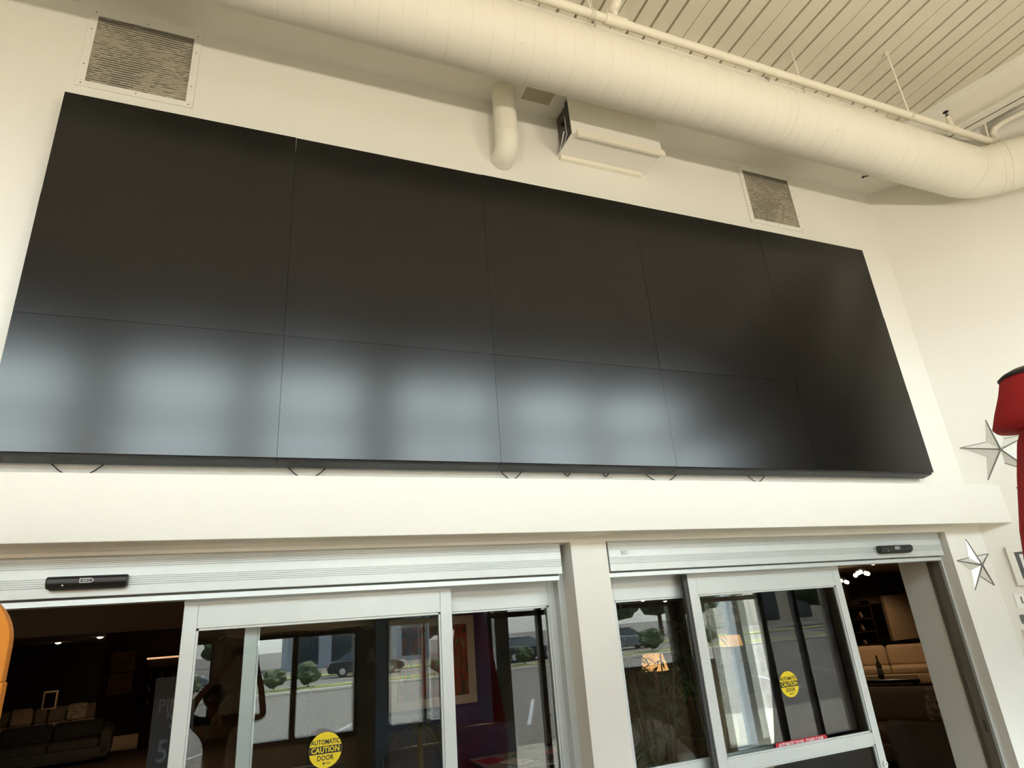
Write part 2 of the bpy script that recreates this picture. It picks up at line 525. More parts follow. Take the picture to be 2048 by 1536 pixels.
# stickers
M_yel = mat('sticker_yellow', (0.80, 0.62, 0.01), 0.5)
M_red = mat('sticker_red', (0.50, 0.012, 0.02), 0.5)
M_ink = mat('sticker_ink', (0.01, 0.01, 0.01), 0.5)
M_wht = mat('sticker_white', (0.85, 0.85, 0.85), 0.5)
def caution(cx, cz, label):
    r = empty('caution_sticker', (cx, YG+0.0205, cz), label=label, cat='sticker')
    R = 0.0765
    n = 40
    MB().yprism([(R*math.cos(2*math.pi*k/n), R*math.sin(2*math.pi*k/n)) for k in range(n)], -0.0005, 0.0).build('yellow_disc', M_yel, r)
    MB().box(-R*0.985, R*0.985, -0.0009, -0.0004, -0.016, 0.017).build('black_band', M_ink, r)
    for txt, z, s, m, sx, bo in (('AUTOMATIC', 0.033, 0.029, M_ink, 0.80, 0.0006), ('CAUTION', 0.0, 0.034, M_yel, 0.86, 0.0008), ('DOOR', -0.034, 0.030, M_ink, 0.85, 0.0006)):
        t = text_mesh(txt, s, m, 'lettering', r, 0.0003, sx, bo); t.location = (0, -0.0012, z)
    MB().yprism([(-0.012, -0.052), (0.0, -0.052), (-0.006, -0.066)], -0.0009, -0.0004).build('triangle_mark', M_ink, r)
    MB().box(0.004, 0.026, -0.0009, -0.0004, -0.055, -0.053).box(0.004, 0.024, -0.0009, -0.0004, -0.060, -0.058).build('fine_print', M_ink, r)
    return r
caution(1.517, ZP-1.363, 'round yellow AUTOMATIC CAUTION DOOR sticker on the left sliding door glass')
caution(4.420, ZP-1.360, 'round yellow AUTOMATIC CAUTION DOOR sticker on the right sliding door glass')
r = empty('warning_strip', (4.425, YG+0.0205, ZP-1.690), label='red AUTOMATIC DOOR - STAND CLEAR strip along the bottom of the right door glass', cat='sticker')
MB().yprism([(-0.215, -0.017), (0.200, -0.017), (0.215, 0), (0.200, 0.017), (-0.215, 0.017)], -0.0005, 0).build('red_strip', M_red, r)
t = text_mesh('AUTOMATIC DOOR - STAND CLEAR', 0.028, M_wht, 'lettering', r, 0.0003, 0.80, 0.0004); t.location = (-0.005, -0.001, 0)

# ------------------------------------------------------------------ video wall: 5 x 3 displays
PW, PH = 6.05/5, 2.0419/3
rows = ['bottom', 'middle', 'top']
cols = ['first column from the left', 'second column from the left', 'centre column', 'second column from the right', 'column at the right end']
TILT = [(0, 1, -1, -3, 2), (4, 6, 3, 7, 3), (2, -2, 3, 1, 4)]
proto = None
for ri in range(3):
    for ci in range(5):
        skirt = 0.0
        r = empty('video_display', ((ci+0.5)*PW, 0, ZP+ri*PH),
                  label='black matte display, %s row of the video wall, %s' % (rows[ri], cols[ci]),
                  cat='display', group='displays of the black video wall')
        tilt = (TILT[ri][ci])*0.001
        r.rotation_euler = (tilt, 0, (((ci*3+ri*5) % 4)-1.5)*0.0004)
        g = 0.0009
        if proto is None:
            s = MB().box(-PW/2+g, PW/2-g, -0.002, 0.0, g, PH-g).build('screen', M_screen, r)
            f = MB().box(-PW/2+g, PW/2-g, 0.0, 0.014, g, PH-g).build('bezel', M_case, r)
            hbox = MB().xprism([(0.014, g), (0.020, -0.012), (0.098, -0.027), (0.125, 0.02), (0.125, PH-0.03), (0.03, PH-0.01), (0.014, PH-g)], -PW/2+0.002, PW/2-0.002).build('rear_housing', M_case, r)
            proto = r
        else:
            for ch in proto.children:
                c = ch.copy(); COL.objects.link(c); c.parent = r

tag(MB().box(0.03, 6.02, 0.1258, 0.1298, ZP+0.04, ZP+3*PH-0.002).build('seam_backing', M_case), 'flat black sheet added behind the video wall displays to darken the seams', 'bracket')  # added sheet keeps the bright wall from showing through the seams
# loose cables showing under the video wall
def cable(pts, label):
    o = MB().tube(pts, 0.0034, 6).build('cable', M_black)
    return tag(o, label, 'cable', 'thin black cables hanging below the video wall')
def loop(x0, x1, drop, y=0.105):
    n = 8
    return [(x0+(x1-x0)*i/n, y, ZP+0.015-(drop+0.012)*math.sin(math.pi*i/n)**1.15) for i in range(n+1)]
for x0, x1, dr, lb in ((0.20, 0.49, 0.09, 'wide cable loop below the left end of the video wall'),
                       (1.23, 1.50, 0.085, 'cable loop below the seam of the first two bottom displays'),
                       (2.42, 2.62, 0.075, 'short deep cable loop below the seam left of centre'),
                       (2.85, 2.93, 0.050, 'tiny cable loop below the centre bottom display'),
                       (3.12, 3.20, 0.050, 'tiny cable loop just right of the other tiny one'),
                       (3.40, 3.75, 0.085, 'long shallow cable loop below the right half of the video wall'),
                       (4.25, 4.48, 0.072, 'cable loop below the bottom display second from the right')):
    cable(loop(x0, x1, dr), lb)

# ------------------------------------------------------------------ return air grilles
def grille_mats():
    m = bpy.data.materials.new('dusty_louvre'); m.use_nodes = True
    nt = m.node_tree; b_ = nt.nodes['Principled BSDF']; b_.inputs['Roughness'].default_value = 0.6
    tc = nt.nodes.new('ShaderNodeTexCoord')
    n1 = nt.nodes.new('ShaderNodeTexNoise'); n1.inputs['Scale'].default_value = 3.0; n1.inputs['Detail'].default_value = 2
    n2 = nt.nodes.new('ShaderNodeTexNoise'); n2.inputs['Scale'].default_value = 55.0; n2.inputs['Detail'].default_value = 4
    nt.links.new(tc.outputs['Object'], n1.inputs[0]); mpp = nt.nodes.new('ShaderNodeMapping'); mpp.inputs['Scale'].default_value = (0.6, 1, 1.6)
    nt.links.new(tc.outputs['Object'], mpp.inputs[0]); nt.links.new(mpp.outputs[0], n2.inputs[0])
    ad = nt.nodes.new('ShaderNodeMath'); ad.operation = 'ADD'
    sx = nt.nodes.new('ShaderNodeSeparateXYZ'); nt.links.new(tc.outputs['Object'], sx.inputs[0])
    mz = nt.nodes.new('ShaderNodeMath'); mz.operation = 'MULTIPLY_ADD'; mz.inputs[1].default_value = 0.45
    nt.links.new(sx.outputs['Z'], mz.inputs[0]); nt.links.new(ad.outputs[0], mz.inputs[2])
    nt.links.new(n1.outputs['Fac'], ad.inputs[0]); nt.links.new(n2.outputs['Fac'], ad.inputs[1])
    r = nt.nodes.new('ShaderNodeValToRGB')
    r.color_ramp.elements[0].position = 0.97; r.color_ramp.elements[0].color = (0.66, 0.62, 0.51, 1)
    r.color_ramp.elements[1].position = 1.17; r.color_ramp.elements[1].color = (0.10, 0.085, 0.06, 1)
    nt.links.new(mz.outputs[0], r.inputs[0]); nt.links.new(r.outputs[0], b_.inputs['Base Color'])
    return m
M_dust = grille_mats()
M_plen = mat('shade_sheet_and_rod', (0.40, 0.37, 0.29), 0.9)
def grille(cx, z, label, m):
    r = empty('return_air_grille', (cx, YW, z), label=label, cat='vent', group='dusty return air grilles above the video wall')
    H = 0.305; I = 0.262
    f = MB().box(-H, H, -0.010, 0, -H, -I).box(-H, H, -0.010, 0, I, H).box(-H, -I, -0.010, 0, -I, I).box(I, H, -0.010, 0, -I, I)
    f.build('grille_frame', M_wall, r, bevel=0.002)
    l = MB(); n = 30
    for k in range(n):
        zz = -I + (k+0.5)*2*I/n
        l.xprism([(-0.010, zz-0.004), (-0.0095, zz-0.006), (-0.0003, zz+0.0025), (-0.0013, zz+0.005)], -I, I)
    l.build('louvres', m, r)
    MB().box(-I, I, -0.0008, -0.0002, -I, I).build('louvre_shade_sheet', M_plen, r)  # darker sheet paints the shadow lines between the louvres
    for a in (-0.28, 0, 0.28):
        for s_ in (-0.284, 0.284):
            MB().ball((a, -0.010, s_), 0.004, 6, 4).build('frame_screw', M_dark, r)
            if a: MB().ball((s_, -0.010, a*0.5), 0.004, 6, 4).build('frame_screw', M_dark, r)
    return r
grille(0.300, ZP+2.525, 'white return air grille with heavy black dust at the upper left', M_dust)
grille(5.250, ZP+2.530, 'white return air grille with grey dust at the upper right', M_dust)

# ------------------------------------------------------------------ spiral duct
DR = 0.220; DY = -0.636; DZ = 5.305-2.735+ZP
b = MB()
Xb = 6.90
# main run, swept elbow and angled run
path = [(XL, DY, DZ), (Xb-0.166, DY, DZ)]
nel = 5
cxe, cye, re_ = Xb-0.166, DY-0.40, 0.40
for i in range(1, nel+1):
    a = (math.pi/4)*i/nel
    path.append((cxe+re_*math.sin(a), cye+re_*math.cos(a), DZ))
ex, ey, _ = path[-1]
path.append((ex+3.4, ey-3.4, DZ))
r = empty('spiral_duct', (0, DY, DZ), label='large cream spiral duct crossing the top of the picture and bending at the right', cat='duct')
def local(mb): return mb.xf(Matrix.Translation((0, -DY, -DZ)))
local(MB().tube(path, DR, 64)).build('duct_body', M_duct, r)
# raised spiral lock seam
def helix(x0, x1, pit, rad, th, step=20):
    mb = MB(); n = int((x1-x0)/pit*step)
    vs = []; fs = []
    for i in range(n+1):
        a = 2*math.pi*i/step; xx = x0 + pit*i/step
        for dx, rr in ((-th, rad-0.002), (-th*0.5, rad+0.0022), (th*0.5, rad+0.0022), (th, rad-0.002)):
            vs.append((xx+dx, DY+rr*math.cos(a), DZ+rr*math.sin(a)))
    for i in range(n):
        for k in range(3):
            fs.append((i*4+k, i*4+k+1, i*4+4+k+1, i*4+4+k))
    return mb.add(vs, fs, True)
local(helix(XL+0.1, Xb-0.45, 0.135, DR, 0.006, 40)).build('spiral_seam', M_duct, r)
for j, (px_, py_, rot) in enumerate([(4.62, DY, 0), (path[1][0], path[1][1], 0), (path[6][0], path[6][1], -math.pi/4), (path[6][0]+0.04, path[6][1]-0.04, -math.pi/4), (path[6][0]+0.16, path[6][1]-0.16, -math.pi/4)]):
    d = Vector((math.cos(rot), math.sin(rot), 0))
    c = Vector((px_, py_, DZ))
    local(MB().tube([c-d*0.008, c+d*0.008], DR+0.003, 64)).build('joint_collar', M_duct, r)
for (sx_, sa) in ((2.44, 228), (2.52, 226), (5.02, 222), (5.06, 222)):
    a = math.radians(sa)
    local(MB().ball((sx_, DY+DR*math.cos(a), DZ+DR*math.sin(a)), 0.007, 8, 6)).build('screw_head', M_white, r)
for hx in (0.2, 3.1, 5.02):      # strap hangers carrying the duct
    hz = MB().box(hx-0.006, hx+0.006, DY-0.002, DY+0.002, DZ+DR-0.002, ZD)
    local(hz).build('strap_hanger', M_pipe, r)

# branch duct dropping from the soffit and turning into the wall
r = empty('branch_duct', (2.640, 0.0, ZS), label='short round cream duct dropping beside the big duct and elbowing into the wall', cat='duct')
pts = [(0, -0.01, 0), (0, 0, -0.42)]
for i in range(1, 7):
    a = (math.pi/2)*i/6
    pts.append((0, 0.075*(1-math.cos(a)), -0.42-0.125*math.sin(a)))
pts.append((0, 0.128, -0.545))
MB().tube(pts, 0.085, 28).build('duct_body', M_duct, r)
MB().tube([(0, 0, -0.05), (0, 0, -0.066)], 0.088, 28).build('joint_collar', M_duct, r)
MB().tube([(0, 0, -0.405), (0, 0, -0.42)], 0.088, 28).build('joint_collar', M_duct, r)

# access hole in the soffit
o = MB().box(2.80, 3.03, -0.22, 0.02, ZS-0.003, ZS).build('access_panel', mat('panel_grey', (0.42, 0.40, 0.30), 0.8))
tag(o, 'grey-green rectangular panel in the soffit between branch duct and boxed enclosure', 'panel')

# boxed enclosure with an open end
r = empty('boxed_enclosure', (3.115, YW, ZS), label='white boxed enclosure under the soffit with an open end of machinery', cat='enclosure')
bx = MB()
L_, D_, H_ = 0.79, 0.262, 0.385
bx.box(0, L_, -D_, -D_+0.012, -H_+0.0121, 0).box(0, L_, -D_, 0, -H_, -H_+0.012).box(L_-0.012, L_, -D_+0.0121, 0, -H_+0.0121, 0)
bx.build('enclosure_shell', M_wall, r)
MB().box(0.03, 0.80, -D_-0.024, -D_-0.001, -H_-0.030, -H_+0.006).box(0.04, 0.81, -D_-0.010, -D_, -H_+0.006, -H_+0.036).build('front_lip', M_pipe, r, bevel=0.002)
MB().box(0.012, 0.745, -0.034, 0.0, -H_-0.036, -H_-0.001).build('rear_lip', M_pipe, r, bevel=0.002)
M_mach = mat('machine_grey', (0.10, 0.085, 0.075), 0.5, metal=0.4, var=0.5, vscale=25)
MB().box(0.03, 0.10, -D_+0.10, -0.010, -H_+0.03, -0.02).build('machine_block', M_mach, r)
MB().box(0.02, 0.09, -D_+0.020, -D_+0.09, -H_+0.06, -0.01).build('gap_shade_block', M_black, r)  # solid black block stands in for the shade inside the open end
MB().tube([(0.02, -D_+0.11, -0.12), (0.02, -D_+0.11, -0.30), (0.02, -0.05, -0.36)], 0.006, 8).build('conduit', M_alu, r)
MB().tube([(0.018, -0.12, -0.24), (0.018, -0.03, -0.345)], 0.008, 8).build('conduit', M_alu, r)
MB().tube([(0.028, -0.10, -0.15), (0.018, -0.10, -0.15)], 0.018, 12).build('pipe_port', M_gap, r)

# ------------------------------------------------------------------ sprinkler pipes
PY, PZ = -0.758, 5.635-2.735+ZP
r = empty('sprinkler_pipe', (0, PY, PZ), label='long white sprinkler pipe running beside the big duct', cat='pipe')
Lc = lambda mb: mb.xf(Matrix.Translation((0, -PY, -PZ)))
Lc(MB().tube([(XL, PY, PZ), (7.14, PY, PZ)], 0.030, 20)).build('pipe_run', M_pipe, r)
Lc(MB().tube([(3.10, PY, PZ), (3.26, PY, PZ)], 0.039, 20)).build('tee_fitting', M_pipe, r)
Lc(MB().tube([(3.18, PY, PZ), (3.18, PY, PZ+0.10), (3.20, PY-0.03, PZ+0.15), (3.20, PY-0.10, PZ+0.24), (3.20, PY-0.10, ZD)], 0.026, 16)).build('riser', M_pipe, r)
Lc(MB().tube([(3.18, PY, PZ+0.08), (3.18, PY, PZ+0.11), (3.20, PY-0.04, PZ+0.16)], 0.034, 16)).build('elbow_fitting', M_pipe, r)
nip = Lc(MB().tube([(6.60, PY, PZ), (6.60, PY, PZ+0.14)], [0.024, 0.019], 14)).build('sprig_nipple', M_pipe, r)
Lc(MB().tube([(6.56, PY, PZ), (6.64, PY, PZ)], 0.036, 16)).build('tee_fitting', M_pipe, r)
r2 = MB().tube([(0, 0, 0), (0, 0, 0.018)], 0.014, 10).build('sprinkler_head', M_dark, r); r2.location = (6.60, 0, 0.14); r2['label'] = 'small dark upright sprinkler head'
MB().tube([(-0.012, 0, 0.018), (-0.015, 0, 0.035), (0, 0, 0.052)], 0.003, 6).tube([(0.012, 0, 0.018), (0.015, 0, 0.035), (0, 0, 0.052)], 0.003, 6).build('frame_arms', M_dark, r2)
MB().tube([(0, 0, 0.050), (0, 0, 0.056)], [0.010, 0.024], 14).build('deflector', M_dark, r2)
# end elbow and second pipe along the beam
e0 = Vector((7.14, PY, PZ))
d2v = Vector((0.34, -1.0, 0)).normalized()
tag(MB().tube([e0, e0+Vector((0.05, -0.002, 0.01)), e0+Vector((0.055, -0.004, 0.10)), e0+Vector((0.055, -0.01, 0.15))+d2v*0.02, e0+Vector((0.055, -0.02, 0.165))+d2v*0.08, e0+Vector((0.055, -0.02, 0.165))+d2v*3.2], [0.036, 0.038, 0.034, 0.034, 0.028, 0.028], 16).build('cross_pipe', M_pipe), 'white pipe rising from the pipe end and running under the steel beam', 'pipe')
def hanger(p0, p1, label):
    r = empty('pipe_hanger', p1, label=label, cat='hanger', group='thin rod hangers for the sprinkler pipe')
    a = Vector(p0)-Vector(p1)
    MB().tube([(0, 0, 0.030), tuple(a)], 0.0075, 8).build('hanger_rod', M_pipe, r)
    m = MB(); n = 16
    ring = [(0, 0.037*math.cos(2*math.pi*k/n), 0.037*math.sin(2*math.pi*k/n)) for k in range(n+1)]
    m.tube([Vector(p)-Vector((0.010, 0, 0)) for p in ring], 0.003, 5).tube([Vector(p)+Vector((0.010, 0, 0)) for p in ring], 0.003, 5)
    m.build('ring_clamp', M_pipe, r)
    MB().tube([tuple(a), (a.x, a.y, a.z-0.02)], 0.018, 8).build('ceiling_anchor', M_pipe, r)
hanger((2.93, PY, ZD), (3.00, PY, PZ), 'thin rod hanger left of the riser near the top edge')
hanger((5.74+0.10, PY-0.12, ZD), (6.06, PY, PZ), 'slanted rod hanger left of the sprinkler head')
hanger((7.02, PY-0.10, ZD-0.0), (7.10, PY, PZ), 'slanted rod hanger at the right end of the pipe')
# dark bracket bits
r = empty('beam_clamp', (5.02, -0.36, ZD-0.12), label='small dark threaded rod with a clamp behind the sprinkler pipe', cat='bracket')
MB().tube([(0, 0, -0.02), (0, 0, 0.12)], 0.004, 6).build('threaded_rod', M_plen, r)
MB().box(-0.02, 0.02, -0.006, 0.006, 0.10, 0.12).build('clamp_plate', M_plen, r)
r = empty('wall_bracket', (6.35, -0.10, ZS-0.01), label='small dark bolt bracket on the soffit below the duct bend', cat='bracket')
MB().tube([(-0.06, 0.03, 0.0), (0.10, -0.14, 0.0)], 0.005, 6).build('bracket_arm', M_dark, r)
MB().ball((-0.06, 0.03, 0), 0.010, 8, 6).build('bolt_head', M_dark, r)
MB().ball((0.0, -0.06, -0.005), 0.014, 8, 6).build('bolt_head', M_dark, r)

# ------------------------------------------------------------------ tin stars and pictures on the walls
M_tin = mat('star_tin', (0.80, 0.81, 0.78), 0.35, metal=0.35)
M_edge = mat('star_edge', (0.17, 0.17, 0.16), 0.45, metal=0.5)
def star(loc, rz, R, rot, label, depth=0.05):
    r = empty('barn_star', loc, rz, label=label, cat='star', group='silver barn stars on the right walls')
    ri = R*0.40; vs = [(0, -depth, 0)]; n = 10
    for k in range(n):
        a = math.pi/2 + rot + k*math.pi/5
        rr = R if k % 2 == 0 else ri
        vs.append((rr*math.cos(a), -0.002, rr*math.sin(a)))
    fs = [(0, 1+(k+1) % n, 1+k) for k in range(n)] + [tuple(range(1, n+1))]
    MB().add(vs, fs).build('star_body', M_tin, r)
    t = MB()
    for k in range(0, n, 2):
        t.tube([vs[0], vs[1+k]], [0.0065, 0.004], 5)
    for k in (1, 5, 8): 
        t.tube([vs[1+k], vs[1+(k+1) % n]], 0.0035, 5)
    t.build('dark_seams', M_edge, r)
    return r
A45 = -math.pi/4      # faces of the angled wall look towards -x -y
def p45(t, z, off=0.0): return (CX + t*R2 - off*R2, YW - t*R2 - off*R2, z)
star(p45(0.31, 3.045), A45, 0.268, 0.06, 'large silver barn star beside the video wall corner')
star((6.385, YW, 2.165), 0, 0.205, 0.10, 'small silver barn star on the strip right of the right door')
star(p45(0.585, 2.68), A45, 0.26, 0.12, 'silver barn star mostly hidden behind the red fabric')
def pframe(t0, t1, z0, z1, label, m_frame, bd, m_in, extra=None):
    r = empty('picture_frame', p45((t0+t1)/2, z0), A45, label=label, cat='picture')
    w = (t1-t0)/2; h = z1-z0
    MB().box(-w, w, -0.03, -0.001, 0, bd).box(-w, w, -0.03, -0.001, h-bd, h).box(-w, -w+bd, -0.03, -0.001, bd, h-bd).box(w-bd, w, -0.03, -0.001, bd, h-bd).build('frame', m_frame, r, bevel=0.002)
    MB().box(-w+bd, w-bd, -0.018, -0.002, bd, h-bd).build('picture_sheet', m_in, r)
    if extra: extra(r, w, h)
    return r
M_sheet = mat('dark_print', (0.06, 0.06, 0.065), 0.5, var=0.6, vscale=14)
def ex1(r, w, h):
    MB().box(-w+0.075, w-0.06, -0.0195, -0.018, h*0.42, h*0.78).build('pale_caption', M_pale, r)
pframe(0.115, 0.50, ZP-0.875, ZP-0.585, 'cream framed black print on the angled wall right of the small star', M_wall, 0.045, M_sheet, ex1)
def card(t0, t1, z0, z1, label, m, txt=None):
    r = empty('wall_card', p45((t0+t1)/2, z0), A45, label=label, cat='sign')
    w = (t1-t0)/2; h = z1-z0
    MB().box(-w, w, -0.008, -0.001, 0, h).build('card', m, r)
    MB().box(-w+0.035, -w+0.045, -0.009, -0.008, h*0.3, h*0.8).box(-w+0.045, w-0.02, -0.009, -0.008, h*0.3, h*0.36).build('printed_mark', M_grey, r)
card(0.070, 0.26, ZP-1.035, ZP-0.935, 'small white card below the cream framed print', M_white)
card(0.065, 0.28, ZP-1.150, ZP-1.085, 'narrow dark plate below the small white card', M_grey)
card(0.045, 0.33, ZP-1.52, ZP-1.19, 'pinkish sheet lowest on the angled wall at the picture edge', mat('pink_sheet', (0.62, 0.52, 0.46), 0.7))

# ------------------------------------------------------------------ things at the picture edges
M_redf = mat('red_fabric', (0.42, 0.012, 0.018), 0.8, bump=0.3, bscale=300)
r = empty('garden_umbrella', (3.154, -2.286, 0), label='closed red fabric umbrella with a black cap at the right edge', cat='umbrella')
MB().lathe([(0.001, 0), (0.24, 0), (0.24, 0.04), (0.05, 0.07), (0.03, 0.30), (0.001, 0.30)], seg=28).build('umbrella_base', M_black, r)
MB().tube([(0, 0, 0.05), (0, 0, 2.54)], 0.018, 14).build('pole', M_dark, r)
fold = lambda a, z: 0.05*math.sin(7*a)*min(1, max(0, (2.43-z)*3))
MB().lathe([(0.035, 0.85), (0.26, 0.80), (0.285, 1.0), (0.26, 1.3), (0.20, 1.75), (0.140, 2.128), (0.106, 2.275), (0.081, 2.362), (0.046, 2.431)], seg=56, fold=fold).build('closed_canopy', M_redf, r)
MB().lathe([(0.064, 2.390), (0.122, 2.402), (0.127, 2.409), (0.110, 2.450), (0.086, 2.500), (0.070, 2.542), (0.046, 2.551), (0.018, 2.555)], seg=48, fold=lambda a, z: 0.03*math.sin(5*a+1)*max(0, (2.54-z)*4)).build('vent_flap', M_redf, r)
MB().lathe([(0.073, 2.540), (0.075, 2.545), (0.060, 2.556), (0.037, 2.566), (0.009, 2.570)], seg=36).build('top_cap', M_black, r)

M_org = mat('orange_plastic', (0.80, 0.27, 0.006), 0.45)
M_org2 = mat('orange_shade', (0.42, 0.13, 0.004), 0.6)  # darker copy of the orange, painting recess shade on a flat plate
r = empty('orange_stand', (0.093, -0.90, 0), label='tall orange plastic stand with a rounded top and inner recess shade painted darker at the left edge', cat='stand')
def rr_top(w, zb, zt, rad, n=12):
    p = [(-w, zb), (w, zb), (w, zt-rad)]
    p += [(w-rad+rad*math.cos(math.pi/2*i/n), zt-rad+rad*math.sin(math.pi/2*i/n)) for i in range(1, n+1)]
    p += [(-w+rad-rad*math.sin(math.pi/2*i/n), zt-rad+rad*math.cos(math.pi/2*i/n)) for i in range(0, n+1)]
    return p
MB().yprism(rr_top(0.400, 1.949, 2.212, 0.165), -0.02, 0.02).build('rounded_head', M_org, r, bevel=0.004)
MB().yprism([(-0.40, 0.10), (0.40, 0.10), (0.404, 1.949), (-0.404, 1.949)], -0.022, 0.022).build('stand_body', M_org, r, bevel=0.004)
MB().yprism(rr_top(0.372, 1.99, 2.150, 0.13), -0.0215, -0.019).build('recess_shade', M_org2, r)
MB().box(-0.45, 0.45, -0.16, 0.16, 0.0, 0.10).build('foot', M_black, r, bevel=0.02)

# ------------------------------------------------------------------ warm uplights added out of view to brighten the upper wall
M_upg = emis('added_uplight_glow', (1.0, 0.80, 0.52), 3.0)
for i, (ux, lb) in enumerate(((-0.70, 'left'), (2.61, 'middle'), (5.92, 'right'))):
    r = empty('added_uplight', (ux, YS+0.22, 2.95), label='added white trough uplight on the %s storefront pier behind the camera' % lb, cat='lamp', group='added trough uplights behind the camera')
    MB().box(-0.5, 0.5, -0.12, -0.11, -0.08, 0.06).box(-0.5, 0.5, 0.11, 0.12, -0.08, 0.06).box(-0.5, 0.5, -0.11, 0.11, -0.08, -0.06).box(-0.5, -0.49, -0.11, 0.11, -0.06, 0.06).box(0.49, 0.5, -0.11, 0.11, -0.06, 0.06).build('trough', M_white, r)
    MB().box(-0.06, 0.06, -0.22, -0.12, -0.05, 0.03).build('wall_arm', M_dark, r)
    MB().box(-0.47, 0.47, -0.05, 0.05, -0.055, -0.02).build('lamp_tube', M_upg, r)
    l = bpy.data.lights.new('uplight', 'AREA'); l.shape = 'RECTANGLE'; l.size = 0.94; l.size_y = 0.16; l.energy = FILL_UPLIGHT; l.color = (1.0, 0.87, 0.70)
    o = bpy.data.objects.new('uplight', l); COL.objects.link(o); o.location = (ux, YS+0.24, 3.03)
    o.rotation_euler = Vector((0.0, 0.62, 1.0)).to_track_quat('-Z', 'Y').to_euler()

# ================================================================== showroom behind the doors
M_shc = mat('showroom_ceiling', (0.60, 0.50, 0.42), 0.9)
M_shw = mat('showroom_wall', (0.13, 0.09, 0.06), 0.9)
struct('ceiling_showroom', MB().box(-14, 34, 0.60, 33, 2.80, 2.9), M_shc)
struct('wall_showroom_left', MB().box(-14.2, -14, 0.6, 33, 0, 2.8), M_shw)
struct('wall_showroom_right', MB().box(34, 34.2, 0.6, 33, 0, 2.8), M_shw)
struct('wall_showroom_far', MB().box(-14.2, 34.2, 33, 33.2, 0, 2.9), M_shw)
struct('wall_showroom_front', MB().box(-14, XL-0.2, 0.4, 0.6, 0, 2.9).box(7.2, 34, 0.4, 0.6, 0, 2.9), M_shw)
struct('trim_5', MB().box(-14, 2.5, 9.0, 9.3, 2.40, 2.80), mat('bulkhead_paint', (0.62, 0.52, 0.44), 0.9))
M_navy = mat('navy_wall_paint', (0.03, 0.065, 0.16), 0.7)
struct('wall_navy', MB().box(2.60, 4.06, 5.05, 5.20, 0, 2.80), M_navy)
M_part = mat('taupe_partition', (0.16, 0.12, 0.085), 0.8)
struct('wall_partition', MB().box(12.2, 16.6, 12.05, 12.2, 0, 2.80), M_part)

# recessed ceiling lights
M_lamp = emis('lamp_glow', (1.0, 0.82, 0.55), 14.0)
M_trimw = mat('lamp_trim', (0.6, 0.6, 0.58), 0.5)
LTS = [(-5.8, 28.4), (-3.76, 24.8), (-3.4, 25.8), (-2.3, 23.4), (27.2, 29.5), (23.8, 22.5), (25.4, 24.2), (27.4, 26.2), (31.5, 29.4), (2.2, 28.7), (2.9, 28.2),
       (15.6, 21.5), (19.9, 26.0), (24.4, 30.6), (29.0, 23.1), (-4.2, 31.0), (6.0, 8.0), (9.5, 5.0), (14.0, 9.5)]
lab = ['at the far left of the dark showroom', 'left of a pair deep in the showroom', 'right of a pair deep in the showroom', 'nearest the left sliding leaf',
       'above the botanical prints', 'first of the track of three', 'middle of the track of three', 'last of the track of three', 'right of the sky-tinted column reflection',
       'left of two behind the garden umbrella', 'right of two behind the garden umbrella', 'at the left top of the bamboo', 'above the middle of the bamboo',
       'at the right top of the bamboo', 'beside the pale banner', 'smallest one above the shelf', 'over the middle aisle', 'over the grey armchair', 'over the cream sofa']
lp = None
for (lx, ly), lb in zip(LTS, lab):
    if lp is None:
        lp = empty('ceiling_light', (lx, ly, 2.80), label='small warm recessed ceiling light ' + lb, cat='lamp', group='recessed ceiling lights of the showroom')
        MB().tube([(0, 0, -0.012), (0, 0, 0.0)], 0.13, 18).build('light_trim', M_trimw, lp)
        MB().ball((0, 0, -0.015), 0.10, 14, 8, (1, 1, 0.45)).build('light_lens', M_lamp, lp)
    else:
        c = copy_tree(lp); c.location = (lx, ly, 2.80); c['label'] = 'small warm recessed ceiling light ' + lb
for (lx, ly, pw) in ((8.2, 3.2, 8), (14.5, 8.0, 75), (4.2, 2.6, 5), (13.2, 10.5, 30), (3.3, 3.9, 14), (-2.6, 18.0, 60), (19.0, 10.5, 50), (-0.8, 6.5, 40), (-0.5, 11.5, 30)):  # spots added to brighten the showroom, apart from the modelled ceiling lights
    l = bpy.data.lights.new('fill_spot', 'SPOT'); l.energy = pw; l.color = (1.0, 0.66, 0.36); l.spot_size = 2.4; l.spot_blend = 0.8; l.shadow_soft_size = 0.12
    o = bpy.data.objects.new('fill_spot', l); COL.objects.link(o); o.location = (lx, ly, 2.70)

# globe pendants
M_globe = emis('globe_glow', (1.0, 0.80, 0.50), 6.0)
def pendant(x, y, z, label):
    r = empty('globe_pendant', (x, y, z), label=label, cat='lamp', group='globe cluster pendants seen through the open right door')
    for i in range(5):
        a = i*1.257
        MB().ball((0.13*math.cos(a), 0.13*math.sin(a), 0.03*math.sin(2*a)), 0.045, 10, 7).build('glass_globe', M_globe, r)
        MB().tube([(0.13*math.cos(a), 0.13*math.sin(a), 0.05), (0, 0, 0.12)], 0.006, 6).build('lamp_arm', M_dark, r)
    MB().tube([(0, 0, 0.10), (0, 0, 2.8-z)], 0.006, 6).build('suspension_rod', M_dark, r)
pendant(11.3, 4.9, 2.60, 'cluster of glowing globes just under the right door header')
pendant(13.6, 7.3, 2.52, 'cluster of glowing globes left of the other cluster')
pendant(15.2, 9.3, 2.44, 'small globe cluster farthest from the pale wall end')

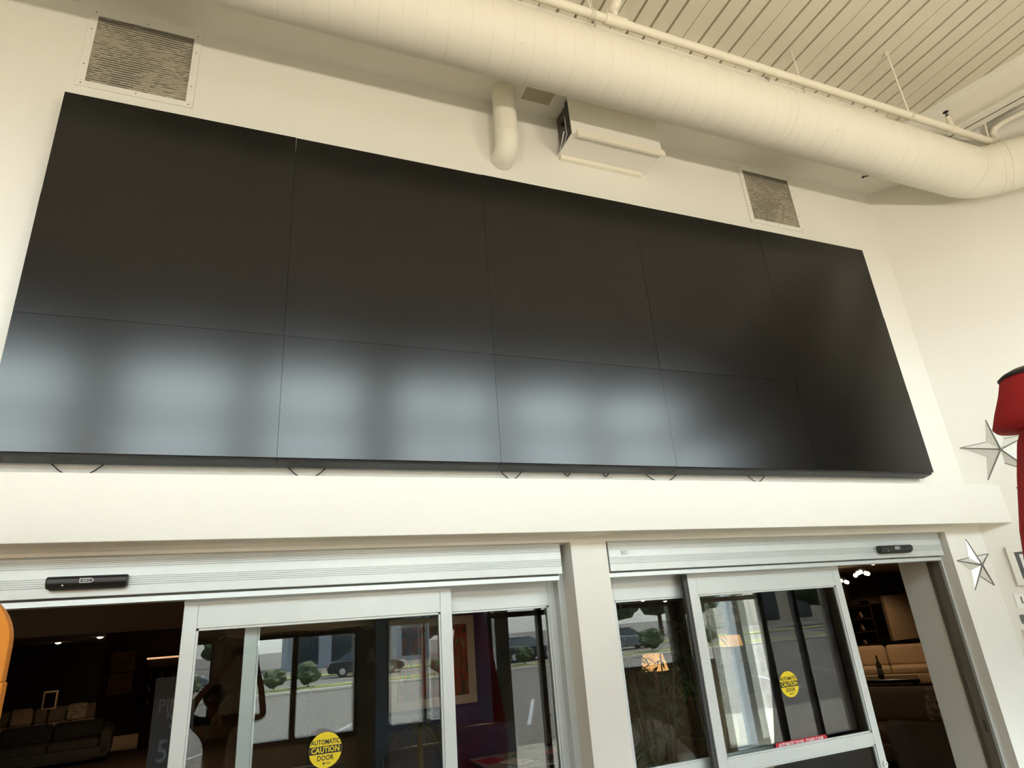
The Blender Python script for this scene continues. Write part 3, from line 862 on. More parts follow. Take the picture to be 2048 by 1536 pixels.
def fabric(name, col): return mat(name, col, 0.9, spec=0.2, bump=0.3, bscale=250, var=0.08, vscale=8)
M_cream = fabric('cream_upholstery', (0.55, 0.43, 0.30))
M_greyf = fabric('grey_upholstery', (0.26, 0.25, 0.23))
M_taupe = fabric('taupe_upholstery', (0.34, 0.28, 0.22))
M_navyf = fabric('navy_upholstery', (0.03, 0.04, 0.085))
M_blackf = fabric('black_upholstery', (0.02, 0.02, 0.022))
M_pip = mat('white_piping', (0.6, 0.6, 0.6), 0.6)
M_wood = mat('dark_wood', (0.05, 0.025, 0.012), 0.4, var=0.3, vscale=12)
M_blackw = mat('black_lacquer', (0.008, 0.008, 0.008), 0.25)
M_pat = mat('patterned_cloth', (0.45, 0.40, 0.34), 0.9, var=0.75, vscale=22)

def sofa(loc, rz, L, n, h, m, label, cat='sofa', pillows=0, group=None):
    r = empty('sofa' if n > 1 else 'armchair', loc, rz, label=label, cat=cat, group=group)
    D = 0.95
    cushion(-L/2, L/2, -D/2, D/2, 0.10, 0.30, 'base', m, r, 0.03)
    for s in (-1, 1):
        cushion(s*L/2-0.11 - (0.07 if s > 0 else -0.07), s*L/2+0.11-(0.07 if s > 0 else -0.07), -D/2, D/2, 0.12, 0.62, 'armrest', m, r, 0.07)
    w = (L-0.36)/n
    for i in range(n):
        x0 = -L/2+0.18+i*w
        cushion(x0+0.006, x0+w-0.006, -D/2+0.02, D/2-0.25, 0.29, 0.46, 'seat_cushion', m, r, 0.05)
        cushion(x0+0.006, x0+w-0.006, D/2-0.36, D/2-0.10, 0.44, h, 'back_cushion', m, r, 0.08)
    cushion(-L/2+0.04, L/2-0.04, D/2-0.18, D/2, 0.12, h-0.10, 'back_frame', m, r, 0.05)
    for sx in (-1, 1):
        for sy in (-1, 1):
            MB().box(sx*(L/2-0.12)-0.025, sx*(L/2-0.12)+0.025, sy*(D/2-0.08)-0.025, sy*(D/2-0.08)+0.025, 0, 0.11).build('leg', M_wood, r)
    return r
def pillow(loc, rz, s, m, label, tilt=0.35):
    o = cushion(-s/2, s/2, -0.07, 0.07, 0, s*0.9, 'throw_pillow', m, None, 0.068)
    o.location = loc; o.rotation_euler = (-tilt, 0, rz)
    return tag(o, label, 'pillow')

sofa((15.3, 9.2, 0), -0.86, 3.0, 3, 0.90, M_cream, 'long cream three-seat sofa seen through the open right door behind the bottles')
pillow((14.75, 9.75, 0.46), -0.86, 0.45, M_greyf, 'grey throw pillow at the left end of the cream sofa')
o = MB().box(-0.12, 0.12, -0.004, 0.004, 0, 0.16).build('price_card', M_wht); o.location = (14.72, 9.1, 0.66); o.rotation_euler = (-0.2, 0, -0.86)
tag(o, 'white price card leaning on the cream sofa back', 'card')
r = empty('coffee_table', (13.3, 7.35, 0), -0.86, label='black low coffee table in front of the cream sofa', cat='table')
MB().box(-0.75, 0.75, -0.4, 0.4, 0.38, 0.45).build('table_top', M_blackw, r, bevel=0.008)
for sx in (-1, 1):
    for sy in (-1, 1):
        MB().box(sx*0.68-0.04, sx*0.68+0.04, sy*0.33-0.04, sy*0.33+0.04, 0, 0.39).build('leg', M_blackw, r)
MB().box(-0.66, 0.66, -0.31, 0.31, 0.10, 0.13).build('lower_shelf', M_blackw, r)
M_bot = mat('bottle_glass', (0.01, 0.012, 0.01), 0.1)
M_bot2 = mat('pale_bottle', (0.35, 0.30, 0.22), 0.2)
for (bx_, by_, m_, lb) in ((13.15, 7.55, M_bot, 'tall dark bottle with a pale label on the black coffee table'), (13.45, 7.35, M_bot2, 'shorter pale bottle beside the dark one on the coffee table')):
    r = empty('wine_bottle', (bx_, by_, 0.45), label=lb, cat='bottle', group='bottles on the coffee table')
    MB().lathe([(0.001, 0), (0.055, 0), (0.055, 0.22), (0.02, 0.32), (0.02, 0.42), (0.001, 0.42)], seg=16).build('bottle_body', m_, r)
    MB().lathe([(0.0555, 0.06), (0.0565, 0.06), (0.0565, 0.17), (0.0555, 0.17)], seg=16).build('bottle_label', M_wht, r)
sofa((9.15, 3.35, 0), -0.95, 1.5, 1, 0.86, M_taupe, 'wide taupe armchair with a patterned throw near the open right door', 'armchair')
pillow((9.45, 3.05, 0.46), -0.95, 0.48, M_pat, 'patterned black and cream pillow on the taupe armchair')
o = cushion(-0.42, 0.42, -0.24, 0.24, 0, 0.04, 'folded_throw', M_pat, None, 0.018); o.location = (9.75, 2.75, 0.63); o.rotation_euler = (0, 0, -0.95)
tag(o, 'patterned throw folded over the right arm of the taupe armchair', 'blanket')
r = empty('barrel_chair', (7.95, 1.75, 0), label='round-backed dark grey tub chair nearest the open right door', cat='armchair')
n = 26; vs = []; fs = []
for k in range(n+1):
    a = math.radians(95 + 210*k/n)
    for rr, zz in ((0.66, 0.08), (0.72, 0.45), (0.74, 0.80), (0.68, 0.845), (0.62, 0.80), (0.56, 0.42), (0.54, 0.08)):
        drop = 0.16*abs(k/n*2-1)**2 if zz > 0.6 else 0
        vs.append((rr*math.cos(a), rr*math.sin(a), zz-drop))
for k in range(n):
    for j in range(6): fs.append((k*7+j, k*7+j+1, k*7+7+j+1, k*7+7+j))
fs += [tuple(range(7)), tuple(reversed(range(n*7, n*7+7)))]
MB().add(vs, fs, True).build('curved_back', M_greyf, r)
MB().lathe([(0.001, 0.06), (0.54, 0.06), (0.56, 0.12), (0.56, 0.40), (0.50, 0.45), (0.001, 0.46)], seg=28).build('seat', M_greyf, r)

# pale folding panel, shelf clutter and shop banners on the right
tag(MB().box(19.4, 20.7, 11.7, 11.8, 0.75, 2.05).build('display_board', M_cream), 'tall pale board beyond the cream sofa', 'board')
r = empty('display_shelf', (17.6, 11.9, 0), label='dark open shelf crowded with small goods beyond the cream sofa', cat='shelf')
MB().box(-1.0, 1.0, 0.0, 0.03, 0.0, 1.95).build('back_board', M_wood, r)
for k in range(5): MB().box(-1.0, 1.0, -0.35, 0.0, 0.35+0.36*k, 0.38+0.36*k).build('shelf_board', M_wood, r)
for s in (-1, 1): MB().box(s*1.0-0.02, s*1.0+0.02, -0.35, 0.0, 0.0, 1.95).build('side_panel', M_wood, r)
random.seed(3)
desc = ['white jug', 'small pale vase', 'short cream candle', 'squat white bowl', 'tall pale bottle', 'narrow cream box', 'pale figurine', 'white mug', 'cream jar', 'small pale basket']
posn = ['first shelf board left', 'first shelf board right', 'second shelf board left', 'second shelf board right', 'third shelf board left', 'third shelf board middle', 'third shelf board right', 'fourth shelf board left', 'fourth shelf board middle', 'fourth shelf board right']
for i in range(10):
    row = [0, 0, 1, 1, 2, 2, 2, 3, 3, 3][i]; px_ = [-0.5, 0.5, -0.4, 0.6, -0.7, 0.0, 0.65, -0.6, 0.1, 0.7][i]
    h = random.uniform(0.12, 0.24); w = random.uniform(0.05, 0.09)
    o = MB().lathe([(0.001, 0), (w*0.7, 0), (w, h*0.4), (w*0.5, h*0.8), (w*0.6, h), (0.001, h)], seg=12).build('shelf_ornament', M_wht if i % 3 else M_cream)
    o.location = (17.6+px_, 11.72, 0.38+0.36*row)
    tag(o, desc[i] + ' on the dark display shelf, ' + posn[i], 'ornament', 'ornaments on the dark display shelf')
M_ban = mat('banner_cloth', (0.36, 0.28, 0.21), 0.8)
r = empty('shop_banner', (18.75, 11.85, 2.06), label='brown shop banner with dark capital letters under the globe lamps', cat='banner')
MB().box(-0.75, 0.75, 0, 0.01, -0.22, 0.30).build('banner_cloth', M_shw, r)
t = text_mesh('CENTER', 0.36, M_ink, 'banner_lettering', r); t.location = (0, -0.004, 0.04)
r = empty('shop_banner', (17.55, 11.6, 2.20), label='pale banner reading sett behind the right sliding glass', cat='banner')
MB().box(-0.42, 0.34, 0, 0.01, -0.20, 0.30).build('banner_cloth', M_ban, r)
t = text_mesh('sett', 0.36, M_ink, 'banner_lettering', r); t.location = (-0.06, -0.004, 0.0)

# botanical prints on the partition
for (x0, x1, lb) in ((13.22, 13.56, 'left one of two botanical tree prints on the taupe partition'), (13.70, 14.03, 'right one of two botanical tree prints on the taupe partition')):
    r = empty('botanical_print', ((x0+x1)/2, 12.05, 1.68), label=lb, cat='picture', group='pair of botanical prints')
    w = (x1-x0)/2
    MB().box(-w, w, -0.03, 0, 0, 0.42).build('print_sheet', M_cream, r)
    c = MB(); nn = 18
    c.yprism([(w*0.62*math.cos(2*math.pi*k/nn)*(1+0.08*math.sin(5*k)), 0.27+0.105*math.sin(2*math.pi*k/nn)) for k in range(nn)], -0.033, -0.030)
    c.box(-0.008, 0.008, -0.033, -0.030, 0.05, 0.20).build('tree_silhouette', M_wood, r)
M_glowp = mat('lit_shade', (0.75, 0.45, 0.18), 0.8, emit=(1.0, 0.50, 0.16), estr=0.9)
r = empty('table_lamp', (12.9, 11.2, 0.75), label='glowing orange drum table lamp left below the botanical prints', cat='lamp')
MB().lathe([(0.26, 0.36), (0.30, 0.36), (0.26, 0.62), (0.22, 0.62)], seg=24).build('lamp_shade', M_glowp, r)
MB().lathe([(0.001, 0), (0.12, 0), (0.05, 0.06), (0.08, 0.22), (0.02, 0.38), (0.001, 0.40)], seg=16).build('lamp_base', M_wood, r)
tag(MB().box(12.3, 14.2, 10.9, 11.4, 0.0, 0.75).build('sideboard', M_wood, None, bevel=0.01), 'dark wooden sideboard under the glowing orange lamp', 'sideboard')
r = empty('table_lamp', (6.15, 4.5, 1.02), label='lit amber table lamp glowing behind the bamboo leaves', cat='lamp')
MB().lathe([(0.15, 0.30), (0.18, 0.30), (0.13, 0.50), (0.10, 0.50)], seg=24).build('lamp_shade', M_glowp, r)
MB().lathe([(0.001, 0), (0.09, 0), (0.03, 0.05), (0.02, 0.32), (0.001, 0.34)], seg=16).build('lamp_base', M_wood, r)
tag(MB().box(5.9, 6.5, 4.35, 4.75, 0, 1.02).build('side_cabinet', M_wood, None, bevel=0.01), 'wooden side cabinet standing behind the bamboo', 'cabinet')

# navy wall with framed painting
r = empty('framed_painting', (3.30, 5.05, 1.16), label='large framed painting of red autumn trees on the navy wall', cat='painting')
PWt, PHt = 0.55, 1.02
M_mat_ = mat('painting_mat', (0.62, 0.55, 0.44), 0.8)
MB().box(-PWt, PWt, -0.035, -0.001, 0, 0.10).box(-PWt, PWt, -0.035, -0.001, PHt-0.10, PHt).box(-PWt, -PWt+0.10, -0.035, -0.001, 0.10, PHt-0.10).box(PWt-0.10, PWt, -0.035, -0.001, 0.10, PHt-0.10).build('frame', M_mat_, r, bevel=0.003)
def art_mat():
    m = bpy.data.materials.new('autumn_art'); m.use_nodes = True
    nt = m.node_tree; b_ = nt.nodes['Principled BSDF']; b_.inputs['Roughness'].default_value = 0.6
    tc = nt.nodes.new('ShaderNodeTexCoord'); mp = nt.nodes.new('ShaderNodeMapping'); mp.inputs['Scale'].default_value = (9, 1, 3.2)
    n = nt.nodes.new('ShaderNodeTexNoise'); n.inputs['Scale'].default_value = 1.6; n.inputs['Detail'].default_value = 8
    nt.links.new(tc.outputs['Object'], mp.inputs[0]); nt.links.new(mp.outputs[0], n.inputs[0])
    r_ = nt.nodes.new('ShaderNodeValToRGB'); cr = r_.color_ramp
    cr.elements[0].position = 0.30; cr.elements[0].color = (0.02, 0.015, 0.01, 1)
    cr.elements[1].position = 0.75; cr.elements[1].color = (0.45, 0.40, 0.28, 1)
    for p, c in ((0.42, (0.05, 0.07, 0.02, 1)), (0.52, (0.40, 0.05, 0.02, 1)), (0.60, (0.10, 0.12, 0.03, 1))):
        e_ = cr.elements.new(p); e_.color = c
    nt.links.new(n.outputs['Fac'], r_.inputs[0]); nt.links.new(r_.outputs[0], b_.inputs['Base Color'])
    return m
MB().box(-PWt+0.10, PWt-0.10, -0.015, -0.002, 0.10, PHt-0.10).build('canvas', art_mat(), r)
tr = MB()
for tx in (-0.30, -0.05, 0.22):
    tr.box(tx-0.022, tx+0.022, -0.018, -0.015, 0.10, PHt-0.10)
tr.build('painted_trunks', M_wood, r)

# navy lounge chairs with pale piping, bistro table and black chairs
def lounge(x, y, rz, label, m=M_navyf, h=1.0):
    r = empty('lounge_chair', (x, y, 0), rz, label=label, cat='chair', group='navy lounge chairs with pale piping')
    cushion(-0.36, 0.36, -0.36, 0.30, 0.28, 0.46, 'seat', m, r, 0.06)
    b_ = cushion(-0.38, 0.38, 0.22, 0.38, 0.40, h, 'backrest', m, r, 0.07)
    for s in (-1, 1):
        cushion(s*0.40-0.06, s*0.40+0.06, -0.34, 0.34, 0.28, 0.68, 'armrest', m, r, 0.05)
        MB().tube([(s*0.35, 0.215, 0.46), (s*0.36, 0.215, h-0.08), (s*0.30, 0.215, h-0.02), (0, 0.215, h-0.005)], 0.008, 6).build('piping', M_pip, b_)
        for sy in (-1, 1):
            MB().tube([(s*0.32, sy*0.30, 0.28), (s*0.34, sy*0.32, 0)], 0.018, 8).build('leg', M_wood, r)
    return r
lounge(1.70, 3.50, 3.0, 'navy lounge chair farthest left behind the left sliding glass')
lounge(2.72, 3.75, 3.3, 'navy lounge chair in the middle of the row below the painting')
lounge(3.70, 4.55, 3.0, 'navy lounge chair directly under the framed painting')
r = empty('glass_table', (3.98, 3.50, 0), label='glass-topped table strewn with magazines at the bottom of the left sidelite', cat='table')
MB().box(-0.62, 0.62, -0.42, 0.42, 0.735, 0.75).build('table_top', mat('glossy_top', (0.25, 0.27, 0.28), 0.05), r, bevel=0.004)
for sx in (-1, 1):
    for sy in (-1, 1):
        MB().tube([(sx*0.55, sy*0.35, 0.735), (sx*0.55, sy*0.35, 0)], 0.02, 8).build('leg', M_dark, r)
random.seed(5)
mc = [('red', (0.35, 0.03, 0.05)), ('white', (0.7, 0.7, 0.68)), ('teal', (0.05, 0.2, 0.22)), ('black', (0.03, 0.03, 0.03)), ('pink', (0.5, 0.2, 0.28)), ('cream', (0.6, 0.52, 0.38))]
for i, (cn, cc) in enumerate(mc):
    o = MB().box(-0.11, 0.11, -0.14, 0.14, 0, 0.006).build('magazine', mat('cover_'+cn, cc, 0.15, var=0.5, vscale=20))
    o.location = (3.50+0.18*i, 3.50+[0.12, -0.15, 0.1, -0.2, 0.05, -0.12][i], 0.7502+0.007*(i % 2)); o.rotation_euler = (0, 0, random.uniform(-0.8, 0.8))
    tag(o, 'glossy %s magazine lying on the glass-topped table' % cn, 'magazine', 'magazines on the glass table')
def shell_chair(x, y, rz, label):
    r = empty('shell_chair', (x, y, 0), rz, label=label, cat='chair', group='black chairs beyond the glass table')
    MB().lathe([(0.001, 0.44), (0.20, 0.43), (0.24, 0.46), (0.20, 0.48), (0.001, 0.47)], seg=20).build('seat', M_blackf, r)
    b_ = MB().yprism([(0.20*math.cos(a), 0.72+0.24*math.sin(a)) for a in [2*math.pi*k/20 for k in range(20)]], 0.19, 0.225); b_.build('backrest', M_blackf, r, bevel=0.01)
    for s in (-1, 1):
        for sy in (-1, 1):
            MB().tube([(s*0.15, sy*0.15, 0.44), (s*0.20, sy*0.20, 0)], 0.014, 8).build('leg', M_wood, r)
shell_chair(5.25, 5.6, 2.8, 'black round-backed chair beyond the glass table, left')
shell_chair(5.75, 5.9, 3.4, 'black round-backed chair beyond the glass table, right')
# open parasol display inside
r = empty('parasol', (1.95, 6.2, 0), label='open beige parasol with dark ribs behind the left sliding glass', cat='umbrella')
M_canv = mat('beige_canvas', (0.50, 0.40, 0.26), 0.85)
n = 8; Rr = 1.15
vs = [(0, 0, 2.52)]; fs = []
for j in range(1, 5):
    for k in range(n*3):
        a = 2*math.pi*k/(n*3); q = j/4
        sag = 0.035*(1-abs(((k % 3)-1.5)/1.5))
        vs.append((Rr*q*math.cos(a), Rr*q*math.sin(a), 2.52-0.40*q**1.7 - (0.03 if (k % 3) else 0)*-1*q))
N3 = n*3
for k in range(N3): fs.append((0, 1+k, 1+(k+1) % N3))
for j in range(3):
    for k in range(N3): fs.append((1+j*N3+k, 1+(j+1)*N3+k, 1+(j+1)*N3+(k+1) % N3, 1+j*N3+(k+1) % N3))
o = MB().add(vs, fs, True).build('canopy', M_canv, r)
md = o.modifiers.new('thick', 'SOLIDIFY'); md.thickness = 0.006
for k in range(n):
    a = 2*math.pi*k/n
    MB().tube([(Rr*q*math.cos(a), Rr*q*math.sin(a), 2.505-0.40*q**1.7) for q in (0.02, 0.25, 0.5, 0.75, 1.0)], 0.014, 6).build('rib', M_black, r)
MB().tube([(0, 0, 0), (0, 0, 2.50)], 0.022, 12).build('pole', M_dark, r)
MB().lathe([(0.001, 0), (0.26, 0), (0.24, 0.06), (0.001, 0.08)], seg=20).build('umbrella_base', M_dark, r)

# far left: beds, sofas, pictures in the dark
sofa((-3.9, 20.5, 0), 0.25, 3.0, 3, 0.84, M_taupe, 'dim taupe sofa deep in the showroom behind the left doorway')
pillow((-4.6, 20.3, 0.46), 0.25, 0.5, M_cream, 'pale pillow on the left of the dim taupe sofa')
pillow((-3.3, 20.5, 0.46), 0.25, 0.5, M_pat, 'striped pillow on the right of the dim taupe sofa')
sofa((-2.6, 14.5, 0), 0.1, 2.2, 2, 0.80, M_greyf, 'dark grey two-seat sofa in the middle of the left doorway')
for z0, z1, lb in ((1.70, 2.16, 'upper pane of a dim amber wall print in the left doorway'), (1.20, 1.66, 'lower pane of a dim amber wall print in the left doorway')):
    tag(MB().box(-1.92, -1.40, 15.96, 16.0, z0, z1).build('wall_print', mat('amber_print_%d' % int(z0*10), (0.42, 0.28, 0.15), 0.8, var=0.3, vscale=6)), lb, 'picture', 'dim amber prints')
struct('wall_display', MB().box(-2.1, 0.6, 16.0, 16.1, 0.3, 2.8), M_shw)
r = empty('mirror', (-3.62, 18.6, 0.9), label='small upright mirror with pale rim far left in the doorway', cat='mirror')
MB().box(-0.16, 0.16, 0, 0.03, 0, 0.44).build('mirror_rim', M_cream, r)
MB().box(-0.03, 0.03, 0.03, 0.06, -0.86, 0.40).box(-0.18, 0.18, -0.14, 0.16, -0.90, -0.86).build('mirror_stand', M_wood, r)
MB().box(-0.12, 0.12, -0.004, 0.0, 0.04, 0.40).build('mirror_glass', M_blackw, r)
r = empty('display_shelf', (-0.72, 15.6, 0), label='lit shelf of small sparkling goods at the right of the left doorway', cat='shelf')
MB().box(-0.36, 0.36, 0.0, 0.03, 0.0, 1.98).build('back_board', M_wood, r)
for k in range(4): MB().box(-0.36, 0.36, -0.3, 0.0, 0.9+0.28*k, 0.92+0.28*k).build('shelf_board', M_wood, r)
MB().box(-0.34, 0.34, -0.32, -0.28, 1.93, 1.97).build('shelf_light', emis('shelf_glow', (1.0, 0.55, 0.28), 0.9), r)
for i in range(9):
    o = MB().lathe([(0.001, 0), (0.03, 0), (0.045, 0.06), (0.02, 0.12), (0.03, 0.15), (0.001, 0.15)], seg=10).build('shelf_ornament', M_wht if i % 2 else M_cream)
    o.location = (-0.72+[-0.24, 0.0, 0.24][i % 3], 15.42, 0.92+0.28*(i//3)+0.28*0)
    tag(o, 'tiny pale vase on the lit shelf, %s board, %s' % (['lower', 'middle', 'upper'][i//3], ['left', 'centre', 'right'][i % 3]), 'ornament', 'vases on the lit shelf')

# standing promotion board beside the left opening
M_board = mat('dark_board', (0.004, 0.004, 0.005), 0.5)
M_bt = mat('board_print', (0.09, 0.10, 0.115), 0.6)
r = empty('promotion_board', (0.83, 1.50, 0), label='dark standing sale board with grey lettering behind the left sliding leaf', cat='sign')
MB().box(-0.20, 0.03, 0, 0.02, 0.55, 1.86).build('board', M_board, r)
for txt, z, s in (('PINE', 1.70, 0.10), ("'S", 1.61, 0.12), ('50', 1.45, 0.17), ('OFF', 1.33, 0.10)):
    t = text_mesh(txt, s, M_bt, 'board_lettering', r, 0.0008, 0.8, 0.002); t.location = (-0.09, -0.003, z)
MB().box(-0.17, -0.07, -0.004, 0, 1.08, 1.20).build('pale_notice', mat('notice_grey', (0.14, 0.145, 0.15), 0.6), r)
MB().box(-0.18, 0.02, -0.12, 0.14, 0, 0.03).box(-0.17, -0.15, 0, 0.02, 0.03, 0.56).box(0.0, 0.02, 0, 0.02, 0.03, 0.56).build('stand', M_dark, r)

# ------------------------------------------------------------------ plants
M_leaf = mat('bamboo_leaf', (0.07, 0.11, 0.03), 0.55, var=0.4, vscale=5)
M_leafd = mat('dark_leaf', (0.025, 0.04, 0.015), 0.6, var=0.3, vscale=5)
M_stem = mat('plant_stem', (0.07, 0.05, 0.02), 0.6)
M_pot = mat('plant_pot', (0.05, 0.045, 0.04), 0.5)
def leafquad(mb, p, d, L, w):
    d = d.normalized(); s = d.cross(Vector((0, 0, 1)))
    if s.length < 0.1: s = Vector((1, 0, 0))
    s.normalize(); dn = Vector((0, 0, -1))
    q = [p, p+d*L*0.35+s*w, p+d*L*0.35-s*w, p+d*L*0.72+s*w*0.8+dn*L*0.10, p+d*L*0.72-s*w*0.8+dn*L*0.10, p+d*L+dn*L*0.28]
    mb.add(q, [(0, 1, 2), (1, 3, 4, 2), (3, 5, 4)], True)
def bamboo(x, y, H, rad, n, seed, label, m=M_leaf, group=None):
    random.seed(seed)
    r = empty('potted_bamboo', (x, y, 0), label=label, cat='plant', group=group)
    MB().lathe([(0.001, 0), (0.17, 0), (0.22, 0.38), (0.20, 0.40), (0.001, 0.36)], seg=20).build('pot', M_pot, r)
    st = MB(); lf = MB()
    for i in range(9):
        a = random.uniform(0, 6.28); rr = random.uniform(0.02, 0.12)
        top = Vector((math.cos(a)*rad*random.uniform(0.3, 1), math.sin(a)*rad*random.uniform(0.3, 1), H*random.uniform(0.85, 1.0)))
        b0 = Vector((math.cos(a)*rr, math.sin(a)*rr, 0.36))
        mid = (b0+top)*0.5 + Vector((0, 0, 0.15))
        st.tube([b0, mid, top], [0.010, 0.008, 0.004], 6)
        for k in range(n):
            q = random.uniform(0.22, 1.0)
            p = b0.lerp(mid, q*2) if q < 0.5 else mid.lerp(top, q*2-1)
            aa = random.uniform(0, 6.28)
            for m_ in range(5):
                ab = aa + random.uniform(-0.8, 0.8)
                leafquad(lf, p + Vector((math.cos(aa), math.sin(aa), 0.3))*0.06, Vector((math.cos(ab), math.sin(ab), random.uniform(-0.5, 0.5))), random.uniform(0.10, 0.17), 0.010)
    st.build('stems', M_stem, r); lf.build('foliage', m, r)
    return r
bamboo(4.42, 1.85, 2.25, 0.42, 16, 11, 'tall leafy potted bamboo behind the right sidelite', group='potted bamboos behind the right sidelite')
bamboo(5.20, 2.15, 2.20, 0.34, 14, 12, 'second potted bamboo right of the taller one, behind the right sliding glass', group='potted bamboos behind the right sidelite')
def palm(x, y, z0, H, seed, label, m, n=16, L=0.55):
    random.seed(seed)
    r = empty('potted_palm', (x, y, z0), label=label, cat='plant')
    MB().lathe([(0.001, 0), (0.15, 0), (0.19, 0.34), (0.17, 0.36), (0.001, 0.32)], seg=20).build('pot', M_pot, r)
    MB().tube([(0, 0, 0.30), (0.01, 0, H*0.72)], [0.035, 0.022], 8).build('trunk', M_stem, r)
    lf = MB()
    for i in range(n):
        a = 2*math.pi*i/n + random.uniform(-0.2, 0.2); up = random.uniform(0.35, 1.1)
        p0 = Vector((0, 0, H*0.72)); prev = p0
        for k in range(1, 7):
            q = k/6
            p = p0 + Vector((math.cos(a)*L*q, math.sin(a)*L*q, L*(up*q - 0.95*q*q)))
            d = (p-prev)
            side = Vector((-math.sin(a), math.cos(a), 0))*0.014*(1-q*0.8)
            lf.add([prev-side, prev+side, p+side*0.8, p-side*0.8], [(0, 1, 2, 3)], True)
            prev = p
    lf.build('fronds', m, r)
palm(1.16, 1.95, 0, 2.35, 21, 'dark spiky palm silhouetted behind the left sliding leaf', M_leafd, 18, 0.5)
palm(1.80, 2.4, 0, 1.25, 23, 'small fern palm above the yellow sticker of the left door', M_leaf, 22, 0.45)
palm(2.60, 2.9, 0, 1.7, 25, 'spiky potted yucca right of the grey pier reflection', M_leaf, 22, 0.42)
sofa((5.35, 3.75, 0), -0.45, 0.95, 1, 0.88, M_greyf, 'grey armchair in the shadow below the bamboo', 'armchair')

# ================================================================== outside, behind the camera (seen as reflections)
def mat_asphalt():
    return mat('asphalt', (0.11, 0.10, 0.088), 0.9, var=0.12, vscale=0.6)
M_asph = mat_asphalt()
M_conc = mat('concrete_walk', (0.34, 0.32, 0.27), 0.85, var=0.1, vscale=1.5)
M_grass = mat('dry_grass', (0.16, 0.17, 0.06), 0.95, var=0.3, vscale=1.2)
M_curb = mat('kerb_concrete', (0.55, 0.50, 0.42), 0.8)
struct('ground_parking', MB().box(-120, 160, -42, -8.0, -0.10, -0.04), M_asph)
struct('ground_road', MB().box(-200, 240, -260, -46.0, -0.12, -0.05), M_asph)
struct('ground_walk', MB().box(-120, 160, -8.0, YS-0.1, -0.10, 0.0), M_conc)
struct('ground_verge', MB().box(-120, 160, -46, -42, -0.10, 0.02), M_grass)
b = MB().box(-40, 60, -31.2, -28.6, -0.04, 0.10)
tag(b.build('planting_island', M_curb, None, bevel=0.03), 'long kerbed planting island reflected across the door glass', 'island')
tag(MB().box(-39.8, 59.8, -31.0, -28.8, 0.10, 0.13).build('grass', M_grass), 'dry grass on the kerbed planting island', 'grass', kind='stuff')
ORD = ['first', 'second', 'third', 'fourth', 'fifth', 'sixth', 'seventh', 'eighth', 'ninth', 'tenth', 'eleventh', 'twelfth', 'thirteenth', 'fourteenth']
M_line = mat('parking_paint', (0.75, 0.72, 0.66), 0.7)
for i in range(14):
    x = -6 + i*2.6
    o = MB().add([(x, -10.5, -0.035), (x+0.10, -10.5, -0.035), (x+2.2, -15.2, -0.035), (x+2.10, -15.2, -0.035)], [(0, 3, 2, 1)]).build('parking_stripe', M_line)
    tag(o, '%s painted parking stripe from the left reflected in the door glass' % ORD[i], 'road marking', 'parking stripes in front of the shop')

M_carb = mat('car_black', (0.012, 0.014, 0.018), 0.15, coat=0.5)
M_carg = mat('car_grey', (0.10, 0.11, 0.12), 0.2, coat=0.5)
M_cglass = mat('car_glass', (0.02, 0.025, 0.03), 0.05)
M_tyre = mat('tyre', (0.01, 0.01, 0.01), 0.8)
M_hub = mat('hubcap', (0.4, 0.4, 0.4), 0.3, metal=0.8)
def sedan(x, y, rz, m, label):
    r = empty('car', (x, y, -0.04), rz, label=label, cat='car', group='dark saloon cars parked outside')
    prof = [(-2.3, 0.35), (-2.32, 0.62), (-2.1, 0.86), (-1.55, 0.94), (2.28, 0.70), (2.34, 0.45), (2.25, 0.25), (-2.2, 0.25)]
    prof = [(-2.28, 0.28), (-2.34, 0.60), (-2.22, 0.86), (-1.60, 0.96), (-0.2, 0.93), (1.0, 0.90), (1.9, 0.78), (2.28, 0.62), (2.32, 0.32), (2.1, 0.22), (-2.1, 0.22)]
    MB().yprism(prof, -0.88, 0.88).build('car_body', m, r, bevel=0.08, seg=3)
    cab = [(-1.75, 0.93), (-1.05, 1.38), (-0.3, 1.45), (0.35, 1.40), (1.15, 0.91)]
    vs = []
    for y_, k in ((-0.80, 0), (0.80, 0)):
        for (px_, pz_) in cab:
            s = 1 - 0.18*(pz_-0.92)/0.5
            vs.append((px_, y_*s, pz_))
    n = 5
    MB().add(vs, [tuple(range(n)), tuple(reversed(range(n, 2*n)))] + [(i, n+i, n+(i+1) % n, (i+1) % n) for i in range(n)]).build('cabin_glass', M_cglass, r, bevel=0.03)
    MB().add([(p[0]*0.72-0.05, p[1]*0.93, p[2]) for p in [(-1.15, -0.66, 1.40), (0.45, -0.66, 1.42), (0.45, 0.66, 1.42), (-1.15, 0.66, 1.40), (-1.15, -0.66, 1.46), (0.45, -0.66, 1.465), (0.45, 0.66, 1.465), (-1.15, 0.66, 1.46)]],
             [(3, 2, 1, 0), (4, 5, 6, 7), (0, 1, 5, 4), (1, 2, 6, 5), (2, 3, 7, 6), (3, 0, 4, 7)]).build('roof', m, r, bevel=0.02)
    for wx in (-1.42, 1.42):
        for wy in (-0.80, 0.80):
            w = MB().tube([(wx, wy-0.10, 0.33), (wx, wy+0.10, 0.33)], 0.33, 20).build('wheel', M_tyre, r)
            MB().tube([(wx, wy-0.108, 0.33), (wx, wy+0.108, 0.33)], 0.19, 16).build('hubcap', M_hub, w)
    MB().box(2.24, 2.33, -0.80, -0.50, 0.52, 0.66).box(2.24, 2.33, 0.50, 0.80, 0.52, 0.66).build('headlights', M_wht, r)
    MB().box(-2.345, -2.27, -0.80, -0.50, 0.62, 0.76).box(-2.345, -2.27, 0.50, 0.80, 0.62, 0.76).build('tail_lights', M_red, r)
